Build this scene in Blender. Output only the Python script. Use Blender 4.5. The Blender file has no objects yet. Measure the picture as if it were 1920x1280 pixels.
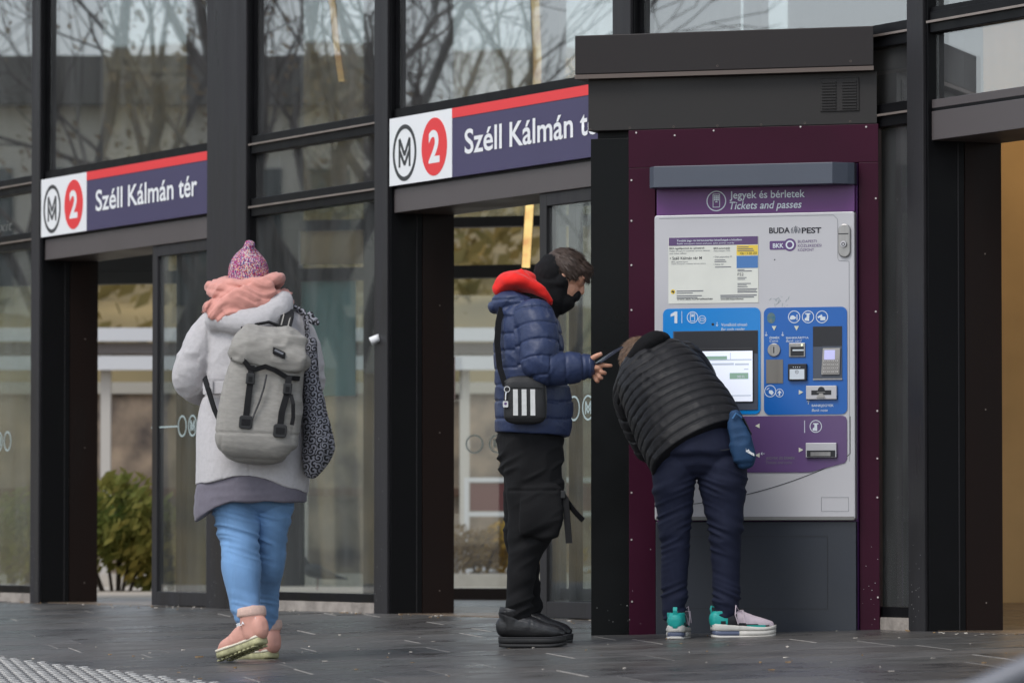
import bpy, bmesh, math, random
import numpy as np
from mathutils import Matrix, Vector

# ------------------------------------------------------------------ camera, sky, light, exposure
S = bpy.context.scene
COL = S.collection
R = math.radians
CAM_Z = 0.405
cam = bpy.data.cameras.new('camera')
cam.sensor_width = 36.0
cam.lens = 174.7
cam.clip_start = 0.2
cam.clip_end = 1500
cam.dof.use_dof = True
cam.dof.focus_distance = 21.5
cam.dof.aperture_fstop = 5.6
camo = bpy.data.objects.new('camera', cam)
COL.objects.link(camo)
camo.location = (0, 0, CAM_Z)
camo.rotation_euler = (R(90 + 2.2437), 0, 0)
S.camera = camo

SUN_EL, SUN_AZ = R(52), R(222)          # azimuth clockwise from +Y
w = bpy.data.worlds.new('World'); S.world = w; w.use_nodes = True
nt = w.node_tree; nt.nodes.clear()
sky = nt.nodes.new('ShaderNodeTexSky'); sky.sky_type = 'NISHITA'; sky.sun_disc = False
sky.sun_elevation = SUN_EL; sky.sun_rotation = SUN_AZ
sky.air_density = 1.0; sky.dust_density = 1.2; sky.ozone_density = 1.5
hs = nt.nodes.new('ShaderNodeHueSaturation'); hs.inputs['Saturation'].default_value = 0.42
bg = nt.nodes.new('ShaderNodeBackground'); bg.inputs['Strength'].default_value = 0.15
wo = nt.nodes.new('ShaderNodeOutputWorld')
nt.links.new(sky.outputs[0], hs.inputs['Color']); nt.links.new(hs.outputs[0], bg.inputs['Color'])
nt.links.new(bg.outputs[0], wo.inputs['Surface'])
sl = bpy.data.lights.new('sun', 'SUN'); sl.energy = 1.0; sl.angle = R(25); sl.color = (1.0, 0.97, 0.93)
so = bpy.data.objects.new('sun', sl); COL.objects.link(so)
sd = Vector((math.sin(SUN_AZ) * math.cos(SUN_EL), math.cos(SUN_AZ) * math.cos(SUN_EL), math.sin(SUN_EL)))
so.rotation_euler = sd.to_track_quat('Z', 'Y').to_euler(); so.location = sd * 60
S.view_settings.view_transform = 'Standard'; S.view_settings.look = 'None'
S.view_settings.exposure = 0.55; S.view_settings.gamma = 1.0
S.render.engine = 'CYCLES'
S.cycles.use_denoising = True
S.cycles.max_bounces = 8; S.cycles.transparent_max_bounces = 24; S.cycles.diffuse_bounces = 3; S.cycles.glossy_bounces = 4
S.cycles.caustics_reflective = False; S.cycles.caustics_refractive = False
S.cycles.sample_clamp_indirect = 6.0

rng = random.Random(7)

# ------------------------------------------------------------------ frames of the place (metres)
PHI = R(63.2)                                            # the long glass front recedes to the left
FT = Vector((math.cos(PHI), -math.sin(PHI), 0)); FN = Vector((-math.sin(PHI), -math.cos(PHI), 0))
F0 = Vector((0, 24.84, 0))
def frame(o, t):
    n = Vector((t.y, -t.x, 0))                           # outward, towards the plaza
    m = Matrix(((t.x, -n.x, 0, o.x), (t.y, -n.y, 0, o.y), (0, 0, 1, o.z), (0, 0, 0, 1)))
    return m
FAC = frame(F0, FT)                                      # local: s to the right, q inward, z up
AL = R(18.4)
KT = Vector((math.cos(AL), -math.sin(AL), 0)); KN = Vector((-math.sin(AL), -math.cos(AL), 0))
K0 = Vector((1.5967, 21.62, 0))
KIO = frame(K0, KT)                                      # the kiosk stands at 45 degrees to the front
FWL = frame(Vector((-0.2, 31.7, 0)), KT)                 # glazed back wall of the hall
FPX, TH = 9316.0, math.atan(365 / 9316.0)
def survey(x, y, q=0.0, M=KIO):
    """metres (a, z) on a plane of the place, from a distance read off the photograph"""
    u, v = (x - 960) / FPX, (640 - y) / FPX
    d = Vector((u, math.cos(TH) - math.sin(TH) * v, math.sin(TH) + math.cos(TH) * v))
    i = Vector((M[0][1], M[1][1], 0)); o = Vector((M[0][3], M[1][3], 0)) + i * q
    t = o.dot(i) / d.dot(i); P = d * t
    return (P - o).dot(Vector((M[0][0], M[1][0], 0))), P.z + CAM_Z
SLOPE = 0.035
def ground_z(x, y):
    p = (Vector((x, y, 0)) - F0).dot(FN)
    return -SLOPE * min(max(p, 0), 14)

# ------------------------------------------------------------------ materials
MATS = {}
def lin(c):
    return tuple(((v / 255) / 12.92 if v <= 10 else ((v / 255 + 0.055) / 1.055) ** 2.4) for v in c)
def mat(name, col, rough=0.5, metal=0.0, var=0.0, vs=4.0, bump=0.0, bs=40.0, spec=0.5, sheen=0.0, emit=0.0,
        stretch=(1, 1, 1), rvar=0.0, col2=None, detail=4.0, coat=0.0):
    if name in MATS: return MATS[name]
    m = bpy.data.materials.new(name); m.use_nodes = True; MATS[name] = m
    n = m.node_tree.nodes; l = m.node_tree.links; b = n['Principled BSDF']
    b.inputs['Base Color'].default_value = (*col, 1); b.inputs['Roughness'].default_value = rough
    b.inputs['Metallic'].default_value = metal; b.inputs['Specular IOR Level'].default_value = spec
    if sheen: b.inputs['Sheen Weight'].default_value = sheen; b.inputs['Sheen Roughness'].default_value = 0.4
    if coat: b.inputs['Coat Weight'].default_value = coat; b.inputs['Coat Roughness'].default_value = 0.15
    if emit: b.inputs['Emission Color'].default_value = (*col, 1); b.inputs['Emission Strength'].default_value = emit
    if var or bump or rvar or col2:
        tc = n.new('ShaderNodeTexCoord'); mp = n.new('ShaderNodeMapping'); mp.inputs['Scale'].default_value = stretch
        l.new(tc.outputs['Object'], mp.inputs['Vector'])
        nz = n.new('ShaderNodeTexNoise'); nz.inputs['Scale'].default_value = vs; nz.inputs['Detail'].default_value = detail
        l.new(mp.outputs[0], nz.inputs['Vector'])
        if var or col2:
            cr = n.new('ShaderNodeValToRGB'); cr.color_ramp.elements[0].position = 0.3; cr.color_ramp.elements[1].position = 0.7
            c2 = col2 or tuple(min(1, c * (1 + var)) for c in col)
            cr.color_ramp.elements[0].color = (*(tuple(c * (1 - var) for c in col)), 1); cr.color_ramp.elements[1].color = (*c2, 1)
            l.new(nz.outputs[0], cr.inputs[0]); l.new(cr.outputs[0], b.inputs['Base Color'])
            if emit: l.new(cr.outputs[0], b.inputs['Emission Color'])
        if rvar:
            mr = n.new('ShaderNodeMapRange'); mr.inputs[1].default_value = 0.3; mr.inputs[2].default_value = 0.7
            mr.inputs[3].default_value = max(0.03, rough - rvar); mr.inputs[4].default_value = min(1, rough + rvar)
            l.new(nz.outputs[0], mr.inputs[0]); l.new(mr.outputs[0], b.inputs['Roughness'])
        if bump:
            n2 = n.new('ShaderNodeTexNoise'); n2.inputs['Scale'].default_value = bs; n2.inputs['Detail'].default_value = 5
            l.new(mp.outputs[0], n2.inputs['Vector'])
            bp = n.new('ShaderNodeBump'); bp.inputs['Strength'].default_value = bump; bp.inputs['Distance'].default_value = 0.01
            l.new(n2.outputs[0], bp.inputs['Height']); l.new(bp.outputs[0], b.inputs['Normal'])
    return m
def glass_mat(name, f0=0.1, tint=(0.9, 0.95, 0.94), smear=0.0, rough=0.0):
    """a clear pane: it lets light straight through and mirrors the street, more so at a glancing angle"""
    m = bpy.data.materials.new(name); m.use_nodes = True; MATS[name] = m
    n = m.node_tree.nodes; l = m.node_tree.links; n.clear()
    out = n.new('ShaderNodeOutputMaterial'); tr = n.new('ShaderNodeBsdfTransparent'); gl = n.new('ShaderNodeBsdfGlossy')
    tr.inputs[0].default_value = (*tint, 1); gl.inputs['Roughness'].default_value = rough
    lw = n.new('ShaderNodeLayerWeight'); lw.inputs[0].default_value = 0.5
    pw = n.new('ShaderNodeMath'); pw.operation = 'POWER'; pw.inputs[1].default_value = 4.0; l.new(lw.outputs['Facing'], pw.inputs[0])
    ma = n.new('ShaderNodeMath'); ma.operation = 'MULTIPLY_ADD'; ma.inputs[1].default_value = 1 - f0; ma.inputs[2].default_value = f0
    l.new(pw.outputs[0], ma.inputs[0])
    mx = n.new('ShaderNodeMixShader'); l.new(ma.outputs[0], mx.inputs[0]); l.new(tr.outputs[0], mx.inputs[1]); l.new(gl.outputs[0], mx.inputs[2])
    tc = n.new('ShaderNodeTexCoord'); nz = n.new('ShaderNodeTexNoise'); nz.inputs['Scale'].default_value = 1.1; nz.inputs['Detail'].default_value = 1
    l.new(tc.outputs['Object'], nz.inputs['Vector'])
    bp = n.new('ShaderNodeBump'); bp.inputs['Strength'].default_value = 0.02; bp.inputs['Distance'].default_value = 0.02
    l.new(nz.outputs[0], bp.inputs['Height']); l.new(bp.outputs[0], gl.inputs['Normal'])
    last = mx
    if smear:                                             # dust and rain marks, a thin film over the pane
        df = n.new('ShaderNodeBsdfDiffuse'); df.inputs[0].default_value = (0.52, 0.53, 0.54, 1)
        mp = n.new('ShaderNodeMapping'); mp.inputs['Scale'].default_value = (5, 5, 0.9); l.new(tc.outputs['Object'], mp.inputs['Vector'])
        n2 = n.new('ShaderNodeTexNoise'); n2.inputs['Scale'].default_value = 2.0; n2.inputs['Detail'].default_value = 6; l.new(mp.outputs[0], n2.inputs['Vector'])
        mr = n.new('ShaderNodeMapRange'); mr.inputs[1].default_value = 0.35; mr.inputs[2].default_value = 0.85; mr.inputs[3].default_value = smear * 0.3; mr.inputs[4].default_value = smear
        l.new(n2.outputs[0], mr.inputs[0])
        m2 = n.new('ShaderNodeMixShader'); l.new(mr.outputs[0], m2.inputs[0]); l.new(mx.outputs[0], m2.inputs[1]); l.new(df.outputs[0], m2.inputs[2]); last = m2
    l.new(last.outputs[0], out.inputs['Surface'])
    return m

# ------------------------------------------------------------------ mesh helpers
class MB:
    def __init__(s): s.v = []; s.f = []
    def add(s, v, f):
        o = len(s.v); s.v += [tuple(p) for p in v]; s.f += [tuple(i + o for i in g) for g in f]; return s
    def box(s, x0, x1, y0, y1, z0, z1):
        return s.add([(x0, y0, z0), (x1, y0, z0), (x1, y1, z0), (x0, y1, z0), (x0, y0, z1), (x1, y0, z1), (x1, y1, z1), (x0, y1, z1)],
                     [(0, 3, 2, 1), (4, 5, 6, 7), (0, 1, 5, 4), (1, 2, 6, 5), (2, 3, 7, 6), (3, 0, 4, 7)])
    def plate(s, poly, q0, q1):
        """an outline in (a, z), counter-clockwise seen from the plaza, from depth q0 (back) to q1 (front)"""
        n = len(poly); v = [(a, q0, z) for a, z in poly] + [(a, q1, z) for a, z in poly]
        f = [tuple(range(n, 2 * n)), tuple(range(n - 1, -1, -1))] + [(i, (i + 1) % n, n + (i + 1) % n, n + i) for i in range(n)]
        return s.add(v, f)
    def slab(s, poly, z0, z1):
        n = len(poly); v = [(x, y, z0) for x, y in poly] + [(x, y, z1) for x, y in poly]
        f = [tuple(range(n, 2 * n)), tuple(range(n - 1, -1, -1))] + [(i, (i + 1) % n, n + (i + 1) % n, n + i) for i in range(n)]
        return s.add(v, f)
    def ring(s, a, z, r, wd, q0, q1, n=40, sx=1.0):
        v = []; f = []
        for i in range(n):
            t = 2 * math.pi * i / n; c, d = math.cos(t), math.sin(t)
            v += [(a + r * c * sx, q1, z + r * d), (a + (r - wd) * c * sx, q1, z + (r - wd) * d), (a + r * c * sx, q0, z + r * d), (a + (r - wd) * c * sx, q0, z + (r - wd) * d)]
            k = 4 * i; j = 4 * ((i + 1) % n)
            f += [(k, j, j + 1, k + 1), (k + 2, j + 2, j, k), (k + 1, j + 1, j + 3, k + 3)]
        return s.add(v, f)
    def disc(s, a, z, r, q0, q1, n=20, sx=1.0):
        return s.plate([(a + r * sx * math.cos(2 * math.pi * i / n), z + r * math.sin(2 * math.pi * i / n)) for i in range(n)], q0, q1)
    def stroke(s, pts, wd, q0, q1):
        for (a, b) in zip(pts[:-1], pts[1:]):
            d = Vector((b[0] - a[0], b[1] - a[1])); L = d.length
            if L < 1e-6: continue
            d /= L; p = Vector((-d.y, d.x)) * wd / 2
            s.plate([(a[0] - p.x, a[1] - p.y), (b[0] - p.x, b[1] - p.y), (b[0] + p.x, b[1] + p.y), (a[0] + p.x, a[1] + p.y)], q0, q1)
        return s
    def tube(s, pts, r, n=8, caps=True):
        pts = [Vector(p) for p in pts]; rr = r if isinstance(r, (list, tuple)) else [r] * len(pts)
        v = []; f = []; up = None
        for i, p in enumerate(pts):
            t = (pts[min(i + 1, len(pts) - 1)] - pts[max(i - 1, 0)]).normalized()
            a = t.orthogonal().normalized() if up is None else (up - t * up.dot(t)).normalized()
            up = a; b = t.cross(a)
            for k in range(n):
                g = 2 * math.pi * k / n; v.append(p + (a * math.cos(g) + b * math.sin(g)) * rr[i])
        for i in range(len(pts) - 1):
            for k in range(n): f.append((i * n + k, i * n + (k + 1) % n, (i + 1) * n + (k + 1) % n, (i + 1) * n + k))
        if caps: f += [tuple(range(n - 1, -1, -1)), tuple(range((len(pts) - 1) * n, len(pts) * n))]
        return s.add(v, f)
    def strap(s, pts, wd, th, side):
        """a flat band along pts; side = direction across the band"""
        pts = [Vector(p) for p in pts]; v = []; f = []
        for i, p in enumerate(pts):
            t = (pts[min(i + 1, len(pts) - 1)] - pts[max(i - 1, 0)]).normalized()
            a = Vector(side); a = (a - t * a.dot(t)).normalized(); b = t.cross(a)
            v += [p + a * wd / 2 + b * th / 2, p - a * wd / 2 + b * th / 2, p - a * wd / 2 - b * th / 2, p + a * wd / 2 - b * th / 2]
        for i in range(len(pts) - 1):
            for k in range(4): f.append((4 * i + k, 4 * i + (k + 1) % 4, 4 * i + 4 + (k + 1) % 4, 4 * i + 4 + k))
        m = 4 * (len(pts) - 1); f += [(3, 2, 1, 0), (m, m + 1, m + 2, m + 3)]
        return s.add(v, f)
    def build(s, name, material, parent=None, M=None, smooth=False, bevel=0.0, off=None):
        me = bpy.data.meshes.new(name); me.from_pydata(s.v, [], s.f)
        bm = bmesh.new(); bm.from_mesh(me); bmesh.ops.recalc_face_normals(bm, faces=bm.faces); bm.to_mesh(me); bm.free()
        if smooth:
            me.polygons.foreach_set('use_smooth', [True] * len(me.polygons))
        return link(name, me, material, parent, M, bevel)
def link(name, me, material, parent=None, M=None, bevel=0.0):
    o = bpy.data.objects.new(name, me); COL.objects.link(o)
    for k in (material if isinstance(material, (list, tuple)) else [material]):
        if k is not None: me.materials.append(k)
    if parent is not None:
        o.parent = parent
        if 'off' in parent: o.location = -Vector(parent['off'])
    if M is not None: o.matrix_local = M if parent is None else (Matrix.Translation(o.location) @ M)
    if bevel:
        md = o.modifiers.new('bevel', 'BEVEL'); md.width = bevel; md.segments = 2; md.limit_method = 'ANGLE'; md.angle_limit = R(40)
    return o
def tag(o, label=None, cat=None, group=None, kind=None):
    if label: o['label'] = label
    if cat: o['category'] = cat
    if group: o['group'] = group
    if kind: o['kind'] = kind
    return o
def thing(name, label, cat, M=Matrix(), off=(0, 0, 0), group=None, kind=None):
    o = bpy.data.objects.new(name, None); COL.objects.link(o); o.empty_display_size = 0.1
    o.matrix_world = M @ Matrix.Translation(Vector(off)); o['off'] = list(off)
    return tag(o, label, cat, group, kind)
def rrect(x0, x1, z0, z1, r, n=6):
    p = []
    for cx, cz, a0 in ((x1 - r, z0 + r, -90), (x1 - r, z1 - r, 0), (x0 + r, z1 - r, 90), (x0 + r, z0 + r, 180)):
        for i in range(n + 1):
            t = R(a0 + 90 * i / n); p.append((cx + r * math.cos(t), cz + r * math.sin(t)))
    return p
def lettering(body, a0, a1, z0, h, q, material, parent, M=None, bold=0.0, shear=0.0, name='lettering', th=0.0008, cap=0.727, up=None):
    """words set flat on a panel: left edge a0, fitted to width a1-a0, baseline z0, capital height h"""
    cu = bpy.data.curves.new(name, 'FONT'); cu.body = body; cu.size = 1.0; cu.offset = bold; cu.shear = shear; cu.resolution_u = 4
    t = bpy.data.objects.new('tmp', cu); COL.objects.link(t)
    dg = bpy.context.evaluated_depsgraph_get(); me = bpy.data.meshes.new_from_object(t.evaluated_get(dg)); bpy.data.objects.remove(t); bpy.data.curves.remove(cu)
    n = len(me.vertices)
    if not n: return None
    co = np.empty(n * 3); me.vertices.foreach_get('co', co); co = co.reshape(-1, 3)
    x0, x1 = co[:, 0].min(), co[:, 0].max()
    a = a0 + (co[:, 0] - x0) / (x1 - x0) * (a1 - a0); z = z0 + co[:, 1] / cap * h
    if up is not None: z = z + (a - a0) * up
    me.vertices.foreach_set('co', np.stack([a, np.full(n, q), z], 1).ravel()); me.update(); me.name = name
    return link(name, me, material, parent, M)

# base colours of the place
def C(*c): return lin(c)
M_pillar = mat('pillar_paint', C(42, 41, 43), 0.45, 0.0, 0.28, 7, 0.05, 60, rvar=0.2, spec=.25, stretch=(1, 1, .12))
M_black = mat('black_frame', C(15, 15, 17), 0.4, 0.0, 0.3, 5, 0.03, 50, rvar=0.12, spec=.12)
M_brown = mat('brown_reveal', C(32, 22, 19), 0.4, 0.0, 0.2, 3, 0.02, 30, rvar=0.15, spec=.12, stretch=(1, 1, .3))
M_fascia = mat('fascia_sheet', C(80, 74, 74), 0.42, 0.0, 0.06, 2, 0.02, 30, rvar=0.08)
M_alu = mat('aluminium_strip', C(150, 138, 130), 0.4, 0.7, 0.15, 8)
M_sill = mat('concrete_sill', C(150, 142, 134), 0.85, 0, 0.3, 9, 0.4, 60)
M_glass = glass_mat('window_glass', 0.3, (0.78, 0.79, 0.79), smear=0.09)
M_glassl = glass_mat('door_glass', 0.055, (0.78, 0.82, 0.81), smear=0.085)
M_glassf = glass_mat('far_glass', 0.04, (0.92, 0.95, 0.94), smear=0.03)
M_white = mat('white_print', (0.82, 0.83, 0.84), 0.4)
M_red = mat('red_print', C(228, 52, 56), 0.4)
M_navy = mat('navy_print', C(62, 56, 92), 0.4, var=.04, vs=2)
M_dark = mat('charcoal_print', C(50, 52, 54), 0.45)
def translucent(name, col):
    m = bpy.data.materials.new(name); m.use_nodes = True; MATS[name] = m
    n = m.node_tree.nodes; l = m.node_tree.links; n.clear(); o = n.new('ShaderNodeOutputMaterial'); t = n.new('ShaderNodeBsdfTranslucent'); d = n.new('ShaderNodeBsdfDiffuse'); x = n.new('ShaderNodeMixShader')
    t.inputs[0].default_value = (*col, 1); d.inputs[0].default_value = (*col, 1); x.inputs[0].default_value = .35
    l.new(t.outputs[0], x.inputs[1]); l.new(d.outputs[0], x.inputs[2]); l.new(x.outputs[0], o.inputs[0]); return m
M_frost = mat('frosted_decal', C(170, 186, 186), 0.7)

# ------------------------------------------------------------------ ground, pavement
gm = mat('plaza_asphalt', (0.055, 0.055, 0.056), 0.55, 0, 0.25, 2.5, 0.3, 60, rvar=0.15)
v = []; f = []
rows = [(-400, -0.53), (-14, -0.53), (0.3, -0.03), (400, -0.03)]
for q, z in rows: v += [(-400, q, z), (400, q, z)]
for i in range(3): f.append((2 * i, 2 * i + 1, 2 * i + 3, 2 * i + 2))
g = MB().add(v, f).build('ground', gm, M=FAC); g['kind'] = 'structure'

# paving: a tilted plane, falling gently away from the building
GX = FT; GY = (-FN + Vector((0, 0, SLOPE))).normalized(); GZ = GX.cross(GY)
GND = Matrix(((GX.x, GY.x, GZ.x, F0.x), (GX.y, GY.y, GZ.y, F0.y), (GX.z, GY.z, GZ.z, 0), (0, 0, 0, 1)))
M_joint = mat('joint_sand', C(112, 106, 98), 0.9, 0, 0.4, 30, 0.3, 90)
bed = MB().box(-20, 20, -13.5, -0.012, -0.024, -0.0062).build('pavement', M_joint, M=GND); bed['kind'] = 'structure'
slabm = []
for i, (c, r_) in enumerate([((82, 81, 79), .38), ((73, 72, 71), .34), ((89, 87, 85), .42), ((77, 75, 74), .32), ((84, 81, 78), .37)]):
    slabm.append(mat('paving_slab_%d' % i, C(*c), r_, 0, 0.14, 5, 0.035, 80, rvar=0.12, stretch=(1, 1, 1)))
ANG = R(10 + 63.2)                                        # courses run across the view
ca, sa = math.cos(ANG), math.sin(ANG)
def clip_q(poly, lim=-0.012):
    out = []
    for i in range(len(poly)):
        a, b = poly[i], poly[(i + 1) % len(poly)]
        if a[1] <= lim: out.append(a)
        if (a[1] <= lim) != (b[1] <= lim):
            t = (lim - a[1]) / (b[1] - a[1]); out.append((a[0] + (b[0] - a[0]) * t, lim))
    return out
inv = GND.inverted()
nsl = 0
vv = -9.0; r2 = random.Random(3)
vend = 16.0
Pc = inv @ Vector((-0.2, 21.0, ground_z(-0.2, 21)))
row = -7.0; mort = MB()
while row < 11:
    wd = r2.choice([0.48, 0.55, 0.62])
    u = -9 + r2.uniform(0, 1.2)
    while u < 9:
        L = r2.choice([0.7, 0.9, 1.1, 1.3])
        q_ = []
        for du, dv in ((0.003, 0.004), (L - 0.003, 0.004), (L - 0.003, wd - 0.004), (0.003, wd - 0.004)):
            uu, ww = u + du, row + dv
            q_.append((Pc.x + uu * ca - ww * sa, Pc.y + uu * sa + ww * ca))
        u += L
        cx = sum(p[0] for p in q_) / 4; cy = sum(p[1] for p in q_) / 4
        W = GND @ Vector((cx, cy, 0))
        if W.y < 15.2 or W.y > 33 or abs(W.x) > 0.075 * W.y + 1.6: continue
        dz = r2.uniform(-0.002, 0.002)
        sb_ = [(Pc.x + (u - L + a_) * ca - (row + b_) * sa, Pc.y + (u - L + a_) * sa + (row + b_) * ca) for a_, b_ in ((-.0035, .004), (.0035, .004), (.0035, wd - .004), (-.0035, wd - .004))]
        sb_ = clip_q(sb_)
        if len(sb_) > 2: mort.slab(sb_, -.0058, -.0003 + dz)
        qc = clip_q(q_)
        if len(qc) < 3: continue
        if len(qc) == 4 and qc == q_:                     # worn, slightly rounded long edges
            t_ = [(Pc.x + (u - L + a_) * ca - (row + b_) * sa, Pc.y + (u - L + a_) * sa + (row + b_) * ca) for a_, b_ in ((.0035, .017), (L - .0035, .017), (L - .0035, wd - .017), (.0035, wd - .017))]
            mb = MB(); z1 = dz
            mb.add([(*p, -.0058) for p in q_] + [(*p, z1) for p in t_], [(4, 5, 6, 7), (0, 1, 5, 4), (1, 2, 6, 5), (2, 3, 7, 6), (3, 0, 4, 7)])
        else: mb = MB().slab(qc, -0.0058, dz)
        o = mb.build('paving_slab', r2.choice(slabm), parent=bed)
        nsl += 1
    row += wd
mo = mort.build('joint_mortar', mat('joint_mortar', C(150, 146, 140), .85, 0, .3, 20), bed); mo['kind'] = 'stuff'
# tactile strip
A_, B_ = inv @ Vector((-2.224, 21.614, -.12)), inv @ Vector((-1.093, 18.38, -.136))
e = Vector((B_.x - A_.x, B_.y - A_.y)).normalized(); pe = Vector((e.y, -e.x))
if (GND @ Vector((A_.x + pe.x, A_.y + pe.y, 0))).x > -2.224: pe = -pe
tm = thing('tactile_paving', 'strip of pale raised studs set into the pavement at the bottom left corner', 'tactile paving', GND, (A_.x, A_.y, 0))
M_stud = mat('stud_paint', C(186, 184, 180), 0.6, 0, 0.3, 20, 0.1, 80)
mb = MB()
def tp(i, j): return (A_.x + e.x * i + pe.x * j, A_.y + e.y * i + pe.y * j)
mb.slab([tp(-2, 0), tp(4.5, 0), tp(4.5, 1.6), tp(-2, 1.6)], 0.0015, 0.004); mb.build('backing', slabm[2], tm)
xax = Vector(((inv.to_3x3() @ Vector((1, 0, 0))).x, (inv.to_3x3() @ Vector((1, 0, 0))).y)).normalized(); yax = Vector((-xax.y, xax.x))
mb = MB(); n_ = 0
for iy in range(-60, 60):
    for ix in range(-90, 90):
        p = Vector((A_.x, A_.y)) + xax * (ix * 0.047 + (iy % 2) * 0.0235) + yax * (iy * 0.165)
        d_ = p - Vector((A_.x, A_.y)); i_ = d_.dot(e); j_ = d_.dot(pe)
        if -1.0 < i_ < 4.2 and 0.02 < j_ < 1.5:
            a = xax * 0.0165; b = yax * 0.034
            mb.slab([(p - a - b * .6), (p - b), (p + a - b * .6), (p + a + b * .6), (p + b), (p - a + b * .6)], 0.004, 0.0078); n_ += 1
st = mb.build('studs', M_stud, tm); st['kind'] = 'stuff'
# litter
M_leaf = mat('dry_leaf', C(150, 120, 80), 0.8, 0, 0.4, 60); M_bits = mat('paper_bits', C(200, 192, 180), 0.8, 0, 0.3, 60)
mb = MB(); mc = MB(); r3 = random.Random(11)
for i in range(210):
    near = r3.random() < 0.55
    if near:
        s_ = r3.uniform(-7.5, 4.8); q = -abs(r3.gauss(0, .12)) - .03
        P = FAC @ Vector((s_, q, 0))
    else:
        P = Vector((r3.uniform(-2.2, 2.2), r3.uniform(17.2, 23), 0))
        if (P - F0).dot(FN) < .1: continue
    L = inv @ Vector((P.x, P.y, ground_z(P.x, P.y))); t = r3.uniform(0, 6.28); a = r3.uniform(.003, .012) * (1.6 if r3.random() < .12 else 1); b = a * r3.uniform(.3, .8)
    c, s_ = math.cos(t), math.sin(t); z = .0015 + r3.uniform(0, .002)
    q4 = [(L.x + x * c - y * s_, L.y + x * s_ + y * c) for x, y in ((-a, 0), (-a * .3, -b), (a, -b * .2), (a * .4, b))]
    (mb if r3.random() < .5 else mc).slab(q4, z, z + r3.uniform(.001, .005))
lt = mb.build('litter_leaves', M_leaf, M=GND); tag(lt, 'tiny dry leaf scraps scattered over the dark paving', 'litter', kind='stuff')
lt = mc.build('litter_paper', M_bits, M=GND); tag(lt, 'tiny pale paper scraps and crumbs scattered over the dark paving', 'litter', kind='stuff')

# ------------------------------------------------------------------ station building
BLD = thing('station_building', 'dark steel and glass station entrance hall with sliding doors', 'building', FAC)
def bb(name, m, *b, bevel=0.0, parent=BLD):
    mb = MB()
    for x in ([b] if not isinstance(b[0], tuple) else b): mb.box(*x)
    return mb.build(name, m, parent, bevel=bevel)
ZT = 4.5
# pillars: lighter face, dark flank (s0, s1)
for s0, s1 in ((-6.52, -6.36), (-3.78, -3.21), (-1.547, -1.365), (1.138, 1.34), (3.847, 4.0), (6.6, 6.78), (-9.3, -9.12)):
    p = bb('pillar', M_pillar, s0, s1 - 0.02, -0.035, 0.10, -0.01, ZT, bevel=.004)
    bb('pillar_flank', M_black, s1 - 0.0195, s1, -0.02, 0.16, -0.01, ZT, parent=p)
    bb('flank_seam', M_pillar, s1 - 0.019, s1 + .002, 0.125, 0.131, 0.0, 2.09 if s0 not in (1.138,) else 2.6, parent=p)
def wing(s0):                                             # doorway reveal: black flange, brown panel
    p = bb('door_reveal', M_brown, s0 - 0.11, s0 + .004, 0.162, 0.345, -0.01, 2.10)
    for z in (.12, .95, 1.62):
        n = 8; r = .004; mb = MB()
        mb.add([(s0 + .004 + (.002 if k else .003), .26 + (r * math.cos(k * .785) if k else 0), z + (r * math.sin(k * .785) if k else 0)) for k in range(9)], [(0, k, k % 8 + 1) for k in range(1, 9)])
        mb.build('rivet', M_alu, p)
for s in (-6.36, -1.365, 4.0): wing(s)
def transom(s0, s1, z, h=0.05):
    t = bb('transom', M_black, s0, s1, -0.012, 0.07, z - h, z + h, bevel=.003)
    bb('transom_cap', M_alu, s0, s1, -0.03, -0.0125, z - .004, z + .006, parent=t)
def pane(s0, s1, z0, z1, q=0.02, m=M_glass, nm='window_pane'):
    return bb(nm, m, s0, s1, q, q + 0.012, z0, z1)
# glazed bays without doors
for s0, s1 in ((-9.12, -6.52), (-3.21, -1.547), (1.34, 3.847)):
    transom(s0, s1, 2.237); transom(s0, s1, 2.587)
    bb('bottom_rail', M_black, s0, s1, -.005, .07, 0.055, 0.10, bevel=.002)
    bb('sill', M_sill, s0, s1, -.02, .2, -0.03, 0.0545)
    pane(s0, s1, 0.10, 2.187, m=M_glassl); pane(s0, s1, 2.287, 2.537); pane(s0, s1, 2.637, ZT - .1)
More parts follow.
